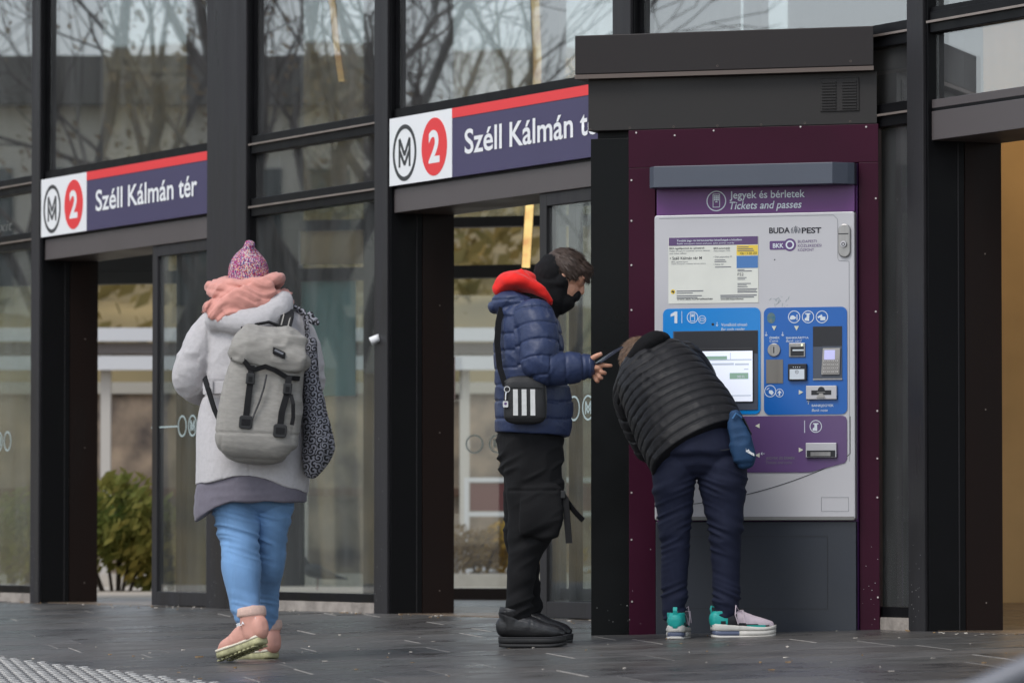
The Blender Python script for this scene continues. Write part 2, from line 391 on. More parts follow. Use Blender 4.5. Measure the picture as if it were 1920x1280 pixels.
# door bays
def door_bay(s0, s1, sopen, sign=True):
    bb('lintel', M_fascia, s0, s1, -0.004, 0.345, 2.10, 2.225, bevel=.003)
    bb('lintel_joint', M_black, s0, s1, 0.0, 0.30, 2.2255, 2.2375)
    if sign: bb('upper_frame', M_black, s0, s1, -.006, .07, 2.595, 2.645)
    else:
        bb('sign_frame', M_fascia, s0, s1, -.002, .07, 2.238, 2.275, bevel=.002); pane(s0, s1, 2.275, 2.56); transom(s0, s1, 2.607, .045)
        bb('upper_frame', M_black, s0, s1, -.006, .07, 2.653, 2.672)
    if sign: bb('sign_backing', M_black, s0, s1, .02, .06, 2.238, 2.595)
    pane(s0, s1, 2.672 if not sign else 2.645, ZT - .1)
    # sliding leaf
    if sopen is None: return
    q0, q1 = 0.01, 0.055
    z0, z1 = 0.005, 2.099
    d = MB()
    d.box(sopen, sopen + .075, q0, q1, z0, z1); d.box(s1 - .07, s1 - .005, q0, q1, z0, z1)
    d.box(sopen + .075, s1 - .07, q0, q1, z0, .085); d.box(sopen + .075, s1 - .07, q0, q1, 2.035, z1)
    leaf = d.build('sliding_door', M_pillar, BLD, bevel=.003)
    bb('glass', M_glassl, sopen + .075, s1 - .07, .027, .037, .085, 2.035, parent=leaf)
    d = MB(); d.box(sopen + .1, sopen + .18, .12, .16, z0, 2.09); d.box(s1 - .2, s1 - .12, .12, .16, z0, 2.09); d.box(sopen + .18, s1 - .2, .12, .16, z0, .09); d.box(sopen + .18, s1 - .2, .12, .16, 2.03, 2.09)
    l2 = d.build('sliding_door', M_black, BLD, bevel=.003)
    bb('glass', M_glassf, sopen + .18, s1 - .2, .137, .145, .09, 2.03, parent=l2)
    return leaf
def emblem(mb, a, z, r, q0, q1, wd=0.16, sx=1.0):
    mb.ring(a, z, r, r * wd, q0, q1, sx=sx)
    k = r * .17
    mb.stroke([(a - .43 * r * sx, z - .5 * r), (a - .43 * r * sx, z + .5 * r), (a, z - .08 * r), (a + .43 * r * sx, z + .5 * r), (a + .43 * r * sx, z - .5 * r)], k * .8, q0, q1)
    mb.stroke([(a - .43 * r * sx, z + .1 * r), (a, z - .42 * r), (a + .43 * r * sx, z + .1 * r)], k * .8, q0, q1)
leaf1 = door_bay(-6.36, -3.78, -4.685)
leaf2 = door_bay(-1.365, 1.138, 0.282)
door_bay(4.0, 6.6, None, sign=False)
def decal(parent, s, z, n, line, q=.0255):
    mb = MB()
    for i in range(n):
        if i == 1: emblem(mb, s + i * .15, z, .062, q + .001, q, .14)
        else: mb.ring(s + i * .15, z, .062, .009, q + .001, q)
    if line: mb.box(s - .46, s - .07, q, q + .001, z - .004, z + .004)
    mb.build('ring_decal', M_frost, parent)
decal(leaf1, -4.27, 1.04, 3, True); decal(leaf2, .62, 1.03, 3, False)
decal(BLD, -7.35, 1.0, 3, False, .018); decal(BLD, -2.36, 1.05, 1, False, .018)
lettering('Exit', -7.3, -6.98, 2.32, .07, .0185, mat('etched_text', C(96, 98, 95), .7), BLD, shear=.2, name='exit_lettering')
# second pane of the fixed bay: frosted panel, stand-in for the view outside
M_teal = translucent('translucent_panel', (.62, .82, .82))
M_beige = translucent('outside_view_sheet', (.92, .8, .6))
# roof
for s0, s1 in ((-6.36, -3.78), (-3.21, -1.547), (-1.365, 1.138), (1.34, 3.847)):      # rubber gaskets beside the panes
    bb('gasket', M_black, s0, s0 + .022, .004, .019, 2.65, ZT - .1); bb('gasket', M_black, s1 - .022, s1, .004, .019, 2.65, ZT - .1)
mb = MB(); r9 = random.Random(17)
for s0 in (-6.5, -3.72, -3.5, -1.53, 3.86):
    for k_ in range(16): mb.disc(s0 + r9.uniform(0, .1), abs(r9.gauss(0, .3)) + .03, r9.uniform(.001, .0026), -.0352, -.0358, 6)
o = mb.build('paint_spots', mat('pillar_spots', C(150, 150, 148), .8), BLD); o['kind'] = 'stuff'
bb('roof', M_black, (-9.4, 12, -.25, 0.1, ZT - .1, ZT + .35), (-9.4, 12, .1, 9.5, ZT - .1, ZT + .3))
M_ceil = mat('hall_ceiling', C(120, 116, 110), 0.8)
# floor of the hall
M_floor = mat('hall_floor', C(112, 98, 84), 0.35, 0, .2, 2.5, .05, 30, rvar=.12)
fl = MB().slab([(-9.2, .02), (12, .02), (12, 9.2), (-1, 9.2)], -.028, .002).build('hall_floor', M_floor, BLD)

# the hall's glazed back wall
BW = thing('hall_back_wall', 'glazed back wall of the hall seen through the open doorways', 'wall', FWL)
M_fw = mat('back_wall_frame', C(30, 27, 25), .5, 0, .15, 4)
def fb(name, m, *b, parent=BW): return bb(name, m, *b, parent=parent)
fb('beam', M_fw, -4.2, 3.25, 0, .12, 2.055, 2.135); fb('beam', M_fw, -4.2, 3.25, 0, .12, 2.38, 2.445); fb('beam', M_fw, -4.2, -2.2, .0, .12, 2.136, 2.3795)
for a0, a1 in ((-4.2, -3.95), (-2.02, -1.83), (-.79, -.70), (.41, .53), (1.75, 1.87), (3.1, 3.25)):
    fb('mullion', M_fw, a0, a1, -.02, .14, 0.0, ZT - .1)
fb('dark_infill', M_fw, -1.83, -1.235, .0, .1, .082, 2.0545); fb('dark_infill', M_fw, -1.82, -1.25, .01, .1, 2.136, 2.379)
for a0, a1 in ((-3.95, -2.94), (-.70, .41), (.53, 1.75), (1.87, 3.1)):
    fb('threshold', M_brown, a0, a1, .01, .1, .0, .075)
    fb('back_pane', M_glassf, a0, a1, .04, .048, .075, 2.055)
for a0, a1 in ((-3.95, -1.83), (-1.25, -.79), (-.70, .41), (.53, 1.75), (1.87, 3.1)):
    fb('back_pane', M_glassf, a0, a1, .04, .048, 2.445, ZT - .1)
for a0, a1 in ((-3.95, -2.66), (-1.82, -1.25), (-.69, -.22), (1.0, 1.7)): fb('dark_infill', M_fw, a0, a1, .05, .1, 2.446, ZT - .1)  # dark panels added behind the upper panes to deepen contrast of the reflections
fb('back_pane', M_glassf, -1.235, -.79, .04, .048, .08, 2.055)
mb = MB(); mb.ring(-.055, .994, .06, .009, .039, .038); emblem(mb, .103, .994, .06, .039, .038, .15); mb.ring(.26, .994, .06, .009, .039, .038); mb.build('ring_decal', M_frost, BW)
tp_ = fb('frosted_panel', M_teal, -1.30, -.86, .02, .03, 1.31, 2.05)
bs_ = fb('outside_view_panel', M_beige, -1.24, -.80, .02, .03, 2.16, 2.375)  # added sheet in place of an opening, coloured like the bright view beyond
pst = fb('notice_board', mat('notice_pink', C(214, 188, 186), .7), -.235, -.165, -.03, -.021, 1.28, 1.55)
fb('notice_block', mat('notice_magenta', C(150, 30, 80), .7), -.225, -.18, -.034, -.0305, 1.305, 1.36, parent=pst)
fb('banner', mat('banner_navy', C(52, 50, 92), .7, 0, .4, 6), -.235, -.18, -.03, -.021, .55, 1.27)
# concrete side wall of the hall, warm light on it
CW = MB().box(2.75, 9, 30.3, 30.6, -.03, ZT - .11).build('hall_side_wall', mat('hall_concrete', C(206, 172, 124), .85, 0, .12, 1.8, .15, 20))
tag(CW, 'tan concrete interior wall beyond the doorway on the far right', 'wall')
DP = MB().box(1.6, 2.72, 28.6, 28.75, -.02, ZT - .12).build('hall_partition', mat('partition_dark', C(38, 33, 30), .6, 0, .2, 2)); tag(DP, 'dark partition inside the hall behind the narrow pane beside the kiosk', 'wall')
# warm strip lamps inside the hall
M_lamp = mat('lamp_glow', (1.0, .56, .22), .5, emit=.8, var=.4, vs=9)
def lamp(p0, p1, wd, label):
    t = thing('strip_lamp', label, 'lamp', Matrix.Translation(Vector(p0)), group='warm strip lamps in the hall')
    d = Vector(p1) - Vector(p0)
    MB().strap([(0, 0, 0), d * .25 + Vector((.012, 0, 0)), d * .5 + Vector((.035, 0, 0)), d * .75 + Vector((.03, 0, 0)), d], wd, .02, (1, 0, 0)).build('diffuser', M_lamp, t)
    MB().strap([Vector((0, .03, 0)), d * .25 + Vector((.012, .03, 0)), d * .5 + Vector((.035, .03, 0)), d * .75 + Vector((.03, .03, 0)), d + Vector((0, .03, 0))], wd + .01, .03, (1, 0, 0)).build('housing', M_fw, t)
lamp((.085, 30.6, 2.06), (.14, 30.4, 3.75), .05, 'warm vertical strip lamp seen through the second doorway and pane above its sign')
lamp((-1.05, 30.5, 3.2), (-1.22, 30.3, 4.1), .036, 'slanted warm strip lamp behind the tall pane between the two doorways')
cl = thing('ceiling_lamp', 'warm ceiling lamp lighting the tan wall inside the hall', 'lamp', Matrix.Translation((3.6, 28.6, ZT - .3)))
MB().box(-.9, .9, -.15, .15, 0, .05).build('diffuser', mat('ceiling_lamp_glow', (1.0, .72, .4), .5, emit=14.0), cl); MB().box(-.95, .95, -.2, .2, .051, .16).build('housing', M_fw, cl)
pl = thing('pendant_lamp', 'small warm glowing lamp low beside the brown reveal of the second doorway', 'lamp', Matrix.Translation((-.405, 31.2, 1.80)))
MB().tube([(0, 0, -.05), (0, 0, -.02), (0, 0, .03), (0, 0, .08)], [.008, .026, .02, .006], 10).build('bulb', mat('bulb_glow', (1, .75, .4), .5, emit=2.2), pl, smooth=True)
MB().tube([(0, 0, .08), (0, 0, .32)], .004, 6).build('cord', M_black, pl)

# ------------------------------------------------------------------ station signs
def station_sign(s0, label):
    L = 2.575; s1 = s0 + L; z0, z1 = 2.2385, 2.594
    t = thing('station_sign', label, 'sign', FAC, (s0, 0, z0), group='station name signs over the doorways')
    sw = s0 + .745
    MB().box(s0, s1, -.03, .019, z0, z1).build('panel', M_navy, t, bevel=.002)
    MB().box(s0 + .001, sw, -.0325, -.0302, z0 + .001, z1 - .001).build('white_field', M_white, t)
    MB().box(sw + .0003, s1 - .001, -.0325, -.0302, z1 - .052, z1 - .001).build('red_band', M_red, t)
    mb = MB(); emblem(mb, s0 + .185, z0 + .165, .148, -.0326, -.0342, .155, sx=.96); mb.build('metro_emblem', M_dark, t)
    MB().disc(s0 + .54, z0 + .172, .15, -.0326, -.0342, 40).build('line_disc', M_red, t)
    lettering('2', s0 + .475, s0 + .605, z0 + .095, .165, -.0346, M_white, t, bold=.03, name='line_number')
    for wd_, xa, xb in (('Széll', 179.4, 229.7), ('Kálmán', 240.0, 325.3), ('tér', 334.7, 369.4)):
        sa_, sb2 = survey(xa, 380, -.033, FAC)[0] + 6.358, survey(xb, 380, -.033, FAC)[0] + 6.358
        lettering(wd_, s0 + sa_, s0 + sb2, z0 + .112, .127, -.0330, M_white, t, bold=.016)
    return t
station_sign(-6.358, 'station name sign over the first doorway, wholly in view')
station_sign(-1.363, 'station name sign over the second doorway, its end hidden by the kiosk')
wc = thing('pillar_fitting', 'small white cylindrical fitting stuck to the pillar beside the second doorway', 'fitting', FAC, (-1.51, -.06, 1.44))
MB().tube([(-1.512, -.072, 1.43), (-1.50, -.045, 1.443), (-1.488, -.03, 1.45)], [.021, .021, .02], 16).build('roll', M_white, wc, smooth=True)
MB().tube([(-1.5125, -.0745, 1.4295), (-1.512, -.0725, 1.43)], [.007, .007], 10).build('core', M_dark, wc)

# ------------------------------------------------------------------ beyond the hall
M_pale = mat('pale_paving', C(176, 166, 152), .8, 0, .12, 1.2, .1, 15)
tr = MB().slab([(-12, 33.6), (10, 31.2), (12, 52), (-14, 52)], -.025, -.008).build('terrace_paving', M_pale); tr['kind'] = 'structure'
kb = MB().box(-9, 9, 40.6, 40.9, -.02, .1).build('kerb', mat('kerb_stone', C(170, 164, 156), .85, 0, .15, 5)); kb['kind'] = 'structure'
def leaf_cloud(mb, c, rad, n, size, rg, hollow=.5):
    for i in range(n):
        while True:
            p = Vector((rg.uniform(-1, 1), rg.uniform(-1, 1), rg.uniform(-1, 1)))
            if hollow * rg.random() < p.length < 1: break
        P = Vector((c[0] + p.x * rad[0], c[1] + p.y * rad[1], c[2] + p.z * rad[2]))
        d = Vector((rg.gauss(0, 1), rg.gauss(0, 1), rg.gauss(0, .7))).normalized(); t = d.orthogonal().normalized(); b = d.cross(t); s_ = size * rg.uniform(.35, 1.5)
        mb.add([P - t * s_, P - b * s_ * .45, P + t * s_, P + b * s_ * .45], [(0, 1, 2, 3)])
def leafmat(name, c1, c2, sc=1.2):
    m = mat(name, C(*c1), .7, 0, .01, sc, col2=C(*c2), spec=.2, detail=5)
    n = m.node_tree.nodes; l = m.node_tree.links; b = n['Principled BSDF']; o = n['Material Output']     # leaves let some light through
    t = n.new('ShaderNodeBsdfTranslucent'); x = n.new('ShaderNodeMixShader'); x.inputs[0].default_value = .45
    src = b.inputs['Base Color'].links[0].from_socket; l.new(src, t.inputs[0]); l.new(b.outputs[0], x.inputs[1]); l.new(t.outputs[0], x.inputs[2]); l.new(x.outputs[0], o.inputs[0])
    return m
L_green = leafmat('shrub_leaves', (92, 112, 56), (158, 140, 72), 2.2)
L_yellow = leafmat('yellow_leaves', (150, 112, 48), (176, 150, 78), 4.0)
L_olive = leafmat('olive_leaves', (98, 94, 58), (160, 136, 82), .7)
L_brown = leafmat('brown_leaves', (96, 74, 50), (140, 120, 84), .9)
M_bark = mat('bark', C(62, 54, 48), .9, 0, .3, 12, .6, 30)
def shrub(x, y, rx, h, m, label, n=1300, size=.035, seed=1):
    rg = random.Random(seed); t = thing('shrub', label, 'shrub', Matrix.Translation((x, y, -.01)))
    mb = MB()
    for k in range(5): leaf_cloud(mb, (rg.uniform(-.6, .6) * rx, rg.uniform(-.2, .2), h * rg.uniform(.3, .65)), (rx * .6, .35, h * .36), n // 5, size, rg)
    mb.build('foliage', m, t)
    mb = MB()
    for k in range(7):
        a = rg.uniform(-.7, .7) * rx; mb.tube([(a * .3, 0, 0), (a * .7, rg.uniform(-.1, .1), h * .4), (a, rg.uniform(-.2, .2), h * .8)], [.015, .01, .004], 5)
    mb.build('stem', M_bark, t)
shrub(-2.98, 37.6, .58, .95, L_green, 'green and orange shrub beyond the first doorway', 2600, .05, 2)
shrub(-3.75, 38.3, .6, .8, L_green, 'low green shrub behind the leftmost pane', 1200, .04, 9)
shrub(-.33, 41.6, .34, .52, L_brown, 'brown low shrub beyond the second doorway', 900, .03, 3)
shrub(.12, 41.8, .36, .62, L_yellow, 'yellow ornamental grass clump beyond the second doorway', 1300, .03, 4)
shrub(.95, 41.9, .4, .6, L_yellow, 'yellow ornamental grass clump behind the kiosk', 700, .03, 5)
# stone retaining wall and tram shelter
M_stone = mat('rubble_stone', C(84, 78, 80), .9, 0, .5, 3.0, .5, 9, col2=C(164, 146, 126), detail=9)
rw = thing('retaining_wall', 'mottled stone retaining wall beyond the doorways', 'wall', Matrix.Translation((0, 47, 0)))
MB().box(-9, 9, 0, .6, -.05, 1.75).build('masonry', M_stone, rw)
MB().box(-9, 9, -.05, .65, 1.752, 1.86).build('coping', mat('coping_pale', C(160, 156, 146), .8), rw)
MB().box(-9, 9, -.06, -.002, .78, .86).build('ledge', mat('ledge_brown', C(92, 66, 50), .8), rw)
sh = thing('tram_shelter', 'white beamed tram stop shelter behind the hall', 'shelter', Matrix.Translation((0, 45, 0)))
M_wp = mat('shelter_white', (.52, .53, .55), .6)
MB().box(-6, .2, -.05, .05, 2.17, 2.29).build('roof_beam', M_wp, sh); MB().box(-6, -.05, -.06, .06, 1.91, 2.035).build('roof_beam', M_wp, sh)
MB().box(-6, .25, .06, .9, 2.06, 2.16).build('roof', mat('shelter_grey', C(112, 104, 100), .7), sh)
for x in (-5.6, -3.69, -1.9, -.43): MB().box(x - .045, x + .045, .1, .2, -.02, 2.05).build('post', mat('post_grey', C(176, 172, 166), .6), sh)
rl = thing('railing', 'white railing with dark red panels behind the second doorway', 'railing', Matrix.Translation((0, 43.6, 0)))
for z in (.9, .60, .12): MB().box(-.42, 3.4, -.02, .02, z - .02, z + .02).build('rail', M_wp, rl)
for x in (-.4, 0.02, .55, 1.1, 1.7, 2.3): MB().box(x - .02, x + .02, -.025, .025, -.02, .92).build('post', M_wp, rl)
for x0, x1 in ((-.37, -.01), (.05, .52), (.58, 1.07), (1.13, 1.67)): MB().box(x0, x1, -.005, .005, .63, .87).build('infill_panel', mat('panel_red', C(88, 44, 46), .6), rl)
# hillside
hv = []; hf = []; NX, NY = 40, 16
for j in range(NY):
    for i in range(NX):
        x = -60 + 120 * i / (NX - 1); y = 49 + 75 * j / (NY - 1)
        hv.append((x, y, -.1 + 1.6 + 11 * (j / (NY - 1)) ** .8 + rng.uniform(-.3, .3) if j else -.2))
for j in range(NY - 1):
    for i in range(NX - 1): k = j * NX + i; hf.append((k, k + 1, k + NX + 1, k + NX))
hl = MB().add(hv, hf).build('hillside', mat('hill_earth', C(104, 94, 66), .95, 0, .2, .5, col2=C(140, 122, 82)), smooth=True); hl['kind'] = 'structure'
mb = MB(); rg = random.Random(5)
for k in range(150):
    y = rg.uniform(51, 84); x = rg.uniform(-.13, .13) * y; z = 1.5 + 11 * ((y - 49) / 75) ** .8
    leaf_cloud(mb, (x, y, z + .4), (1.3, .9, .9), 90, .13, rg)
hb = mb.build('hillside_undergrowth', L_olive); tag(hb, 'blurred olive and yellow undergrowth covering the hillside', 'undergrowth', kind='stuff')

def branch(mb, p, d, L, r, depth, rg, spread=.5, maxd=5):
    n = 3; pts = [p]; rr = [r]; q = p.copy(); dd = d.copy()
    for i in range(n):
        dd = (dd + Vector((rg.gauss(0, .12), rg.gauss(0, .12), rg.gauss(.04, .08)))).normalized(); q = q + dd * L / n; pts.append(q.copy()); rr.append(r * (1 - .4 * (i + 1) / n))
    mb.tube(pts, [max(x_ * 1.1, .006) for x_ in rr], 6 if depth < 2 else 3, caps=False)
    if depth >= maxd: return
    for k in range(2 if depth == 0 else rg.choice((2, 3, 3, 3))):
        a = rg.uniform(.25, .75) * (1 if depth else .8); ax = dd.orthogonal().normalized(); ax.rotate(Matrix.Rotation(rg.uniform(0, 6.28), 3, dd))
        nd = (dd * math.cos(a) + ax * math.sin(a) + Vector((0, 0, .12))).normalized()
        branch(mb, pts[-1] if k < 2 else pts[2], nd, L * rg.uniform(.62, .85), rr[-1] * rg.uniform(.6, .85), depth + 1, rg, spread, maxd)
def bare_tree(x, y, h, label, seed, leaves=0, thick=.16):
    rg = random.Random(seed); z = ground_z(x, y) - .05 if (Vector((x, y, 0)) - F0).dot(FN) > 0 else 1.4
    t = thing('bare_tree', label, 'tree', Matrix.Translation((x, y, z)))
    mb = MB(); mb.tube([(0, 0, 0), (.03, .02, h * .15), (0, .03, h * .3)], [thick, thick * .85, thick * .7], 9); mb.build('trunk', M_bark, t, smooth=True)
    mb = MB()
    for k in range(4):
        a = k * 1.57 + rg.uniform(-.4, .4); branch(mb, Vector((0, .03, h * (.27 - .02 * k))), Vector((math.cos(a) * .45, math.sin(a) * .45, 1)).normalized(), h * .24, thick * .5, 0, rg)
    cr = mb.build('crown', M_bark, t)
    if leaves:
        mb = MB()
        for k in range(14): leaf_cloud(mb, (rg.gauss(0, h * .14), rg.gauss(0, h * .14), h * rg.uniform(.45, .9)), (h * .06, h * .06, h * .045), leaves // 14, .05, rg)
        mb.build('last_leaves', L_brown, cr)
# the far side of the street, which the panes mirror: bare trees and a low pale building
def mirror(x, y):
    P = Vector((x, y, 0)); P = P - FN * 2 * (P - F0).dot(FN); return P
for i, (px, Z, h, sd_, lv, lb) in enumerate([(285, 52, 9.5, 21, 500, 'bare street tree opposite, mirrored in the pane over the first sign'), (118, 56, 9, 22, 300, 'bare street tree opposite, mirrored at the edge of the first pane'),
        (560, 47, 10.5, 23, 0, 'bare street tree opposite, mirrored in the tall pane between the doorways'), (648, 50, 10, 24, 0, 'slender bare street tree opposite, mirrored beside the pillar'),
        (815, 46, 8.5, 25, 0, 'bare street tree opposite, mirrored over the second sign'), (420, 60, 11, 26, 400, 'bare street tree opposite, mirrored behind the wide pillar'), (960, 62, 7.5, 27, 0, 'small bare street tree opposite, mirrored over the second doorway')]):
    P = mirror((px - 960) / FPX * Z, Z); bare_tree(P.x, P.y, h, lb, sd_, lv, .2 if i in (0, 2, 4) else .13)
a, b = mirror(-16, 72), mirror(-2.0, 72)
t_ = (a - b); LB = t_.length; t_.normalize(); nrm = Vector((t_.y, -t_.x, 0))
if nrm.dot(F0 - b) < 0: nrm = -nrm; 
t2 = Vector((-nrm.y, nrm.x, 0)); o_ = b if t2.dot(a - b) > 0 else a
o_ = Vector((o_.x, o_.y, -.55)); LBM = frame(o_, t2)
lb = thing('street_building', 'low pale building across the street with tall dark windows', 'building', LBM)
M_wall = mat('pale_render', C(214, 212, 198), .9, 0, .1, .8); M_win = mat('dark_window', C(58, 72, 74), .15)
MB().box(0, LB, .12, 9, 0, 7.2).build('wall', M_wall, lb)
MB().box(-.3, LB + .3, -.35, 9.2, 7.2, 7.9).build('roof', mat('roof_grey', C(92, 90, 84), .8), lb)
x = .4
while x < LB - 1:
    for z0 in (.9, 4.3):
        wn = MB().box(x, x + .62, .06, .119, z0, z0 + 2.0).build('window', M_win, lb)
    x += .98
hd = MB()
P = mirror(-4.5, 60)
M_h2 = leafmat('hedge_leaves', (58, 66, 44), (96, 100, 66), 1.0)
hg = thing('street_hedge', 'clipped hedge across the street, mirrored low in the panes', 'hedge', frame(Vector((o_.x, o_.y, -.6)) + nrm * 5, t2))
mb = MB(); rg = random.Random(8)
for k in range(26): leaf_cloud(mb, (k * .7 - 2, 0, .8), (.5, .4, .8), 120, .07, rg, .8)
mb.build('foliage', M_h2, hg)
# pigeon on the terrace behind the glass
pg = thing('pigeon', 'dark pigeon standing on the pale terrace behind the glass', 'bird', Matrix.Translation((-1.60, 38.4, -.008)))
M_pig = mat('pigeon_feathers', C(40, 42, 46), .6, 0, .25, 30)

# ------------------------------------------------------------------ kiosk housing
KH = thing('ticket_kiosk', 'dark metal kiosk housing with purple panels around the ticket machine', 'kiosk', KIO, (-.66, .3, 0))
M_kcap = mat('kiosk_cap_metal', C(40, 36, 36), .5, 0, .1, 2.5, .03, 40, rvar=.1, spec=.25)
M_kfas = mat('kiosk_fascia_metal', C(45, 43, 42), .5, 0, .1, 2.5, .03, 40, rvar=.1, spec=.25)
M_kedge = mat('kiosk_edge', C(92, 80, 73), .5)
M_purple = mat('purple_panel', C(54, 17, 36), .34, 0, .2, 1.6, .01, 20, rvar=.06, spec=.1)
M_kblack = mat('kiosk_black_panel', C(12, 14, 15), .35, 0, .25, 3, .02, 30, rvar=.1, spec=.12)
M_rivet = mat('rivet_metal', C(190, 184, 180), .4, .5)
M_splash = mat('paint_spots', C(190, 190, 188), .8)
def foot(l, r, qf, back): return [(l, qf), (r, qf), (r - (back - qf) + .0, back), (l, back)]
def kp(name, m, poly, z0, z1, parent=KH, bevel=.0): return MB().slab(poly, z0, z1).build(name, m, parent, bevel=bevel)
kp('cap', M_kcap, foot(-1.372, -.006, -.05, .74), 2.452, 2.625, bevel=.004)
kp('cap_edge', M_kedge, foot(-1.372, -.006, -.052, .74), 2.432, 2.4505)
kp('fascia', M_kfas, foot(-1.326, -.004, .0, .72), 2.203, 2.431, bevel=.003)
kp('casing', M_kblack, foot(-1.30, -.012, .06, .70), -.06, 2.2025)
kp('side_panel', M_kblack, [(-1.322, .025), (-1.1405, .025), (-1.1405, .0595), (-1.322, .0595)], -.05, 2.17, bevel=.002)
# purple cladding: header, left strip, right strip
pp = MB().box(-1.139, .0, .002, .0595, 2.035, 2.202).build('purple_panel', M_purple, KH, bevel=.002)
MB().box(-1.139, -1.016, .003, .0595, -.05, 2.0345).build('purple_panel', M_purple, KH, bevel=.002)
MB().box(-.089, .0, .003, .0595, -.05, 2.0345).build('purple_panel', M_purple, KH, bevel=.002)
mb = MB()
for x, y in ((1193, 249), (1265, 254), (1338, 245), (1501, 238), (1624, 238), (1184, 338), (1184, 414), (1184, 497), (1184, 581), (1184, 923), (1184, 1011), (1185, 1127), (1642, 372), (1642, 584), (1645, 770), (1645, 859), (1645, 932), (1646, 1119)):
    a, z = survey(x, y, .0); mb.disc(min(a, -.006), z, .0042, .003, -.0015, 8)
mb.build('rivets', M_rivet, KH)['kind'] = 'stuff'
mb = MB()
for x, y in ((1345, 124), (1595, 115), (1107, 243), (1181, 240), (1263, 238), (1345, 236), (1427, 234), (1509, 231), (1594, 228)):
    a, z = survey(x, y, -.05 if y < 200 else 0); q = -.05 if y < 200 else 0; mb.ring(a, z, .005, .0016, q + .001, q - .0012, 10)
mb.build('bolts', M_kedge, KH)['kind'] = 'stuff'
mb = MB(); rs = random.Random(4)
for i in range(24):                                       # pale paint spots low on the cladding
    a = rs.choice((rs.uniform(-1.31, -1.02), rs.uniform(-.085, -.005))); z = abs(rs.gauss(0, .22)) + .02
    r = rs.uniform(.0008, .0022); q = .0245 if a < -1.141 else .0025
    if z < 1 and not -1.1435 < a < -1.1385: mb.disc(a, z, r, q, q - .0006, 6)
o = mb.build('paint_spots', M_splash, KH); o['kind'] = 'stuff'
# ventilation grille
x0, z1 = survey(1538, 148); x1, z0 = survey(1611, 208)
vg = MB().box(x0, x1, -.006, -.0002, z0, z1).build('vent_grille', M_kfas, KH, bevel=.002)
for c0, c1 in ((x0 + .008, x0 + .075), (x1 - .075, x1 - .008)):
    for i in range(10):
        z = z0 + .012 + i * (z1 - z0 - .02) / 10
        MB().plate([(c0, z), (c1, z), (c1 - .004, z + .006), (c0 + .004, z + .006)], -.006, -.0125).build('louvre', M_kfas, vg)

# ------------------------------------------------------------------ ticket machine
QF = -.045                                                # front of the silver door
TV = thing('ticket_machine', 'silver and blue ticket vending machine set into the purple kiosk', 'ticket machine', KIO, (-.55, 0, 0))
M_silver = mat('silver_paint', C(186, 185, 188), .38, .15, .035, 3, .01, 60, rvar=.06)
M_grey = mat('machine_grey', C(72, 78, 90), .42, 0, .06, 4, .04, 140)
M_base = mat('machine_base', C(37, 42, 51), .42, 0, .12, 3, .03, 90, rvar=.08)
M_hpur = mat('header_purple', C(92, 40, 106), .4)
M_cyan = mat('cyan_panel', C(14, 128, 204), .3, 0, .03, 4); M_blue = mat('blue_panel', C(8, 92, 172), .3, 0, .05, 4)
M_viol = mat('violet_panel', C(92, 68, 112), .32, 0, .06, 5)
M_ink = mat('black_ink', C(36, 36, 44), .5); M_inkp = mat('violet_ink', C(92, 64, 116), .5); M_inkg = mat('grey_ink', C(110, 112, 118), .5)
M_lite = mat('pale_ink', C(208, 216, 222), .5); M_steel = mat('brushed_steel', C(150, 148, 146), .35, .8, .12, 60, 0, stretch=(1, 1, .05))
M_dgrey = mat('slot_dark', C(30, 31, 36), .5); M_paper = mat('notice_paper', C(214, 215, 206), .5, 0, .05, 7)
M_scr = mat('screen_white', (.74, .78, .88), .2, emit=.3); M_lcd = mat('small_display', (.5, .5, .8), .2, emit=.16)
M_sgreen = mat('screen_green', C(130, 158, 142), .2, emit=.3); M_sline = mat('screen_line', C(176, 184, 196), .2, emit=.3); M_tri = mat('arrow_pale', C(206, 208, 190), .5)
def sv(x, y, q=QF): return survey(x, y, q)
def vrect(x0, x1, y0, y1, q=QF):                          # photo box to metres on the front
    a0, z1 = sv(x0, (y0), q); a1, z0 = sv(x1, y1, q); return a0, a1, z0, z1
def panel(name, m, x0, x1, y0, y1, q0, q1, r=0.0, parent=TV, bevel=0.0):
    a0, a1, z0, z1 = vrect(x0, x1, y0, y1, q1)
    return MB().plate(rrect(a0, a1, z0, z1, r) if r else [(a0, z0), (a1, z0), (a1, z1), (a0, z1)], q0, q1).build(name, m, parent, bevel=bevel)
def words(body, x0, x1, yb, h, m, q, parent, **k):
    a0, z0 = sv(x0, yb, q); a1, z1 = sv(x1, yb, q); return lettering(body, a0, a1, (z0 + z1) / 2, h, q, m, parent, **k)
MB().box(-1.008, -.094, .0, .058, .0, 2.03).build('cabinet', M_hpur, TV)
door = MB().plate(rrect(-1.006, -.096, .475, 1.818, .012), -.001, QF).build('front_door', M_silver, TV, bevel=.004)
MB().plate([(-1.0, .4755), (-.10, .4755), (-.10, .492), (-1.0, .492)], QF + .006, QF - .004).build('door_lip', mat('lip_grey', C(118, 117, 115), .5), door, bevel=.002)
bs = MB().box(-1.006, -.096, -.03, -.0005, -.05, .470).build('base', M_base, TV, bevel=.003)
MB().stroke([(-.93, .09), (-.225, .09), (-.225, .405), (-.93, .405), (-.93, .09)], .0025, -.0301, -.0315).build('hatch_seam', M_dgrey, bs)
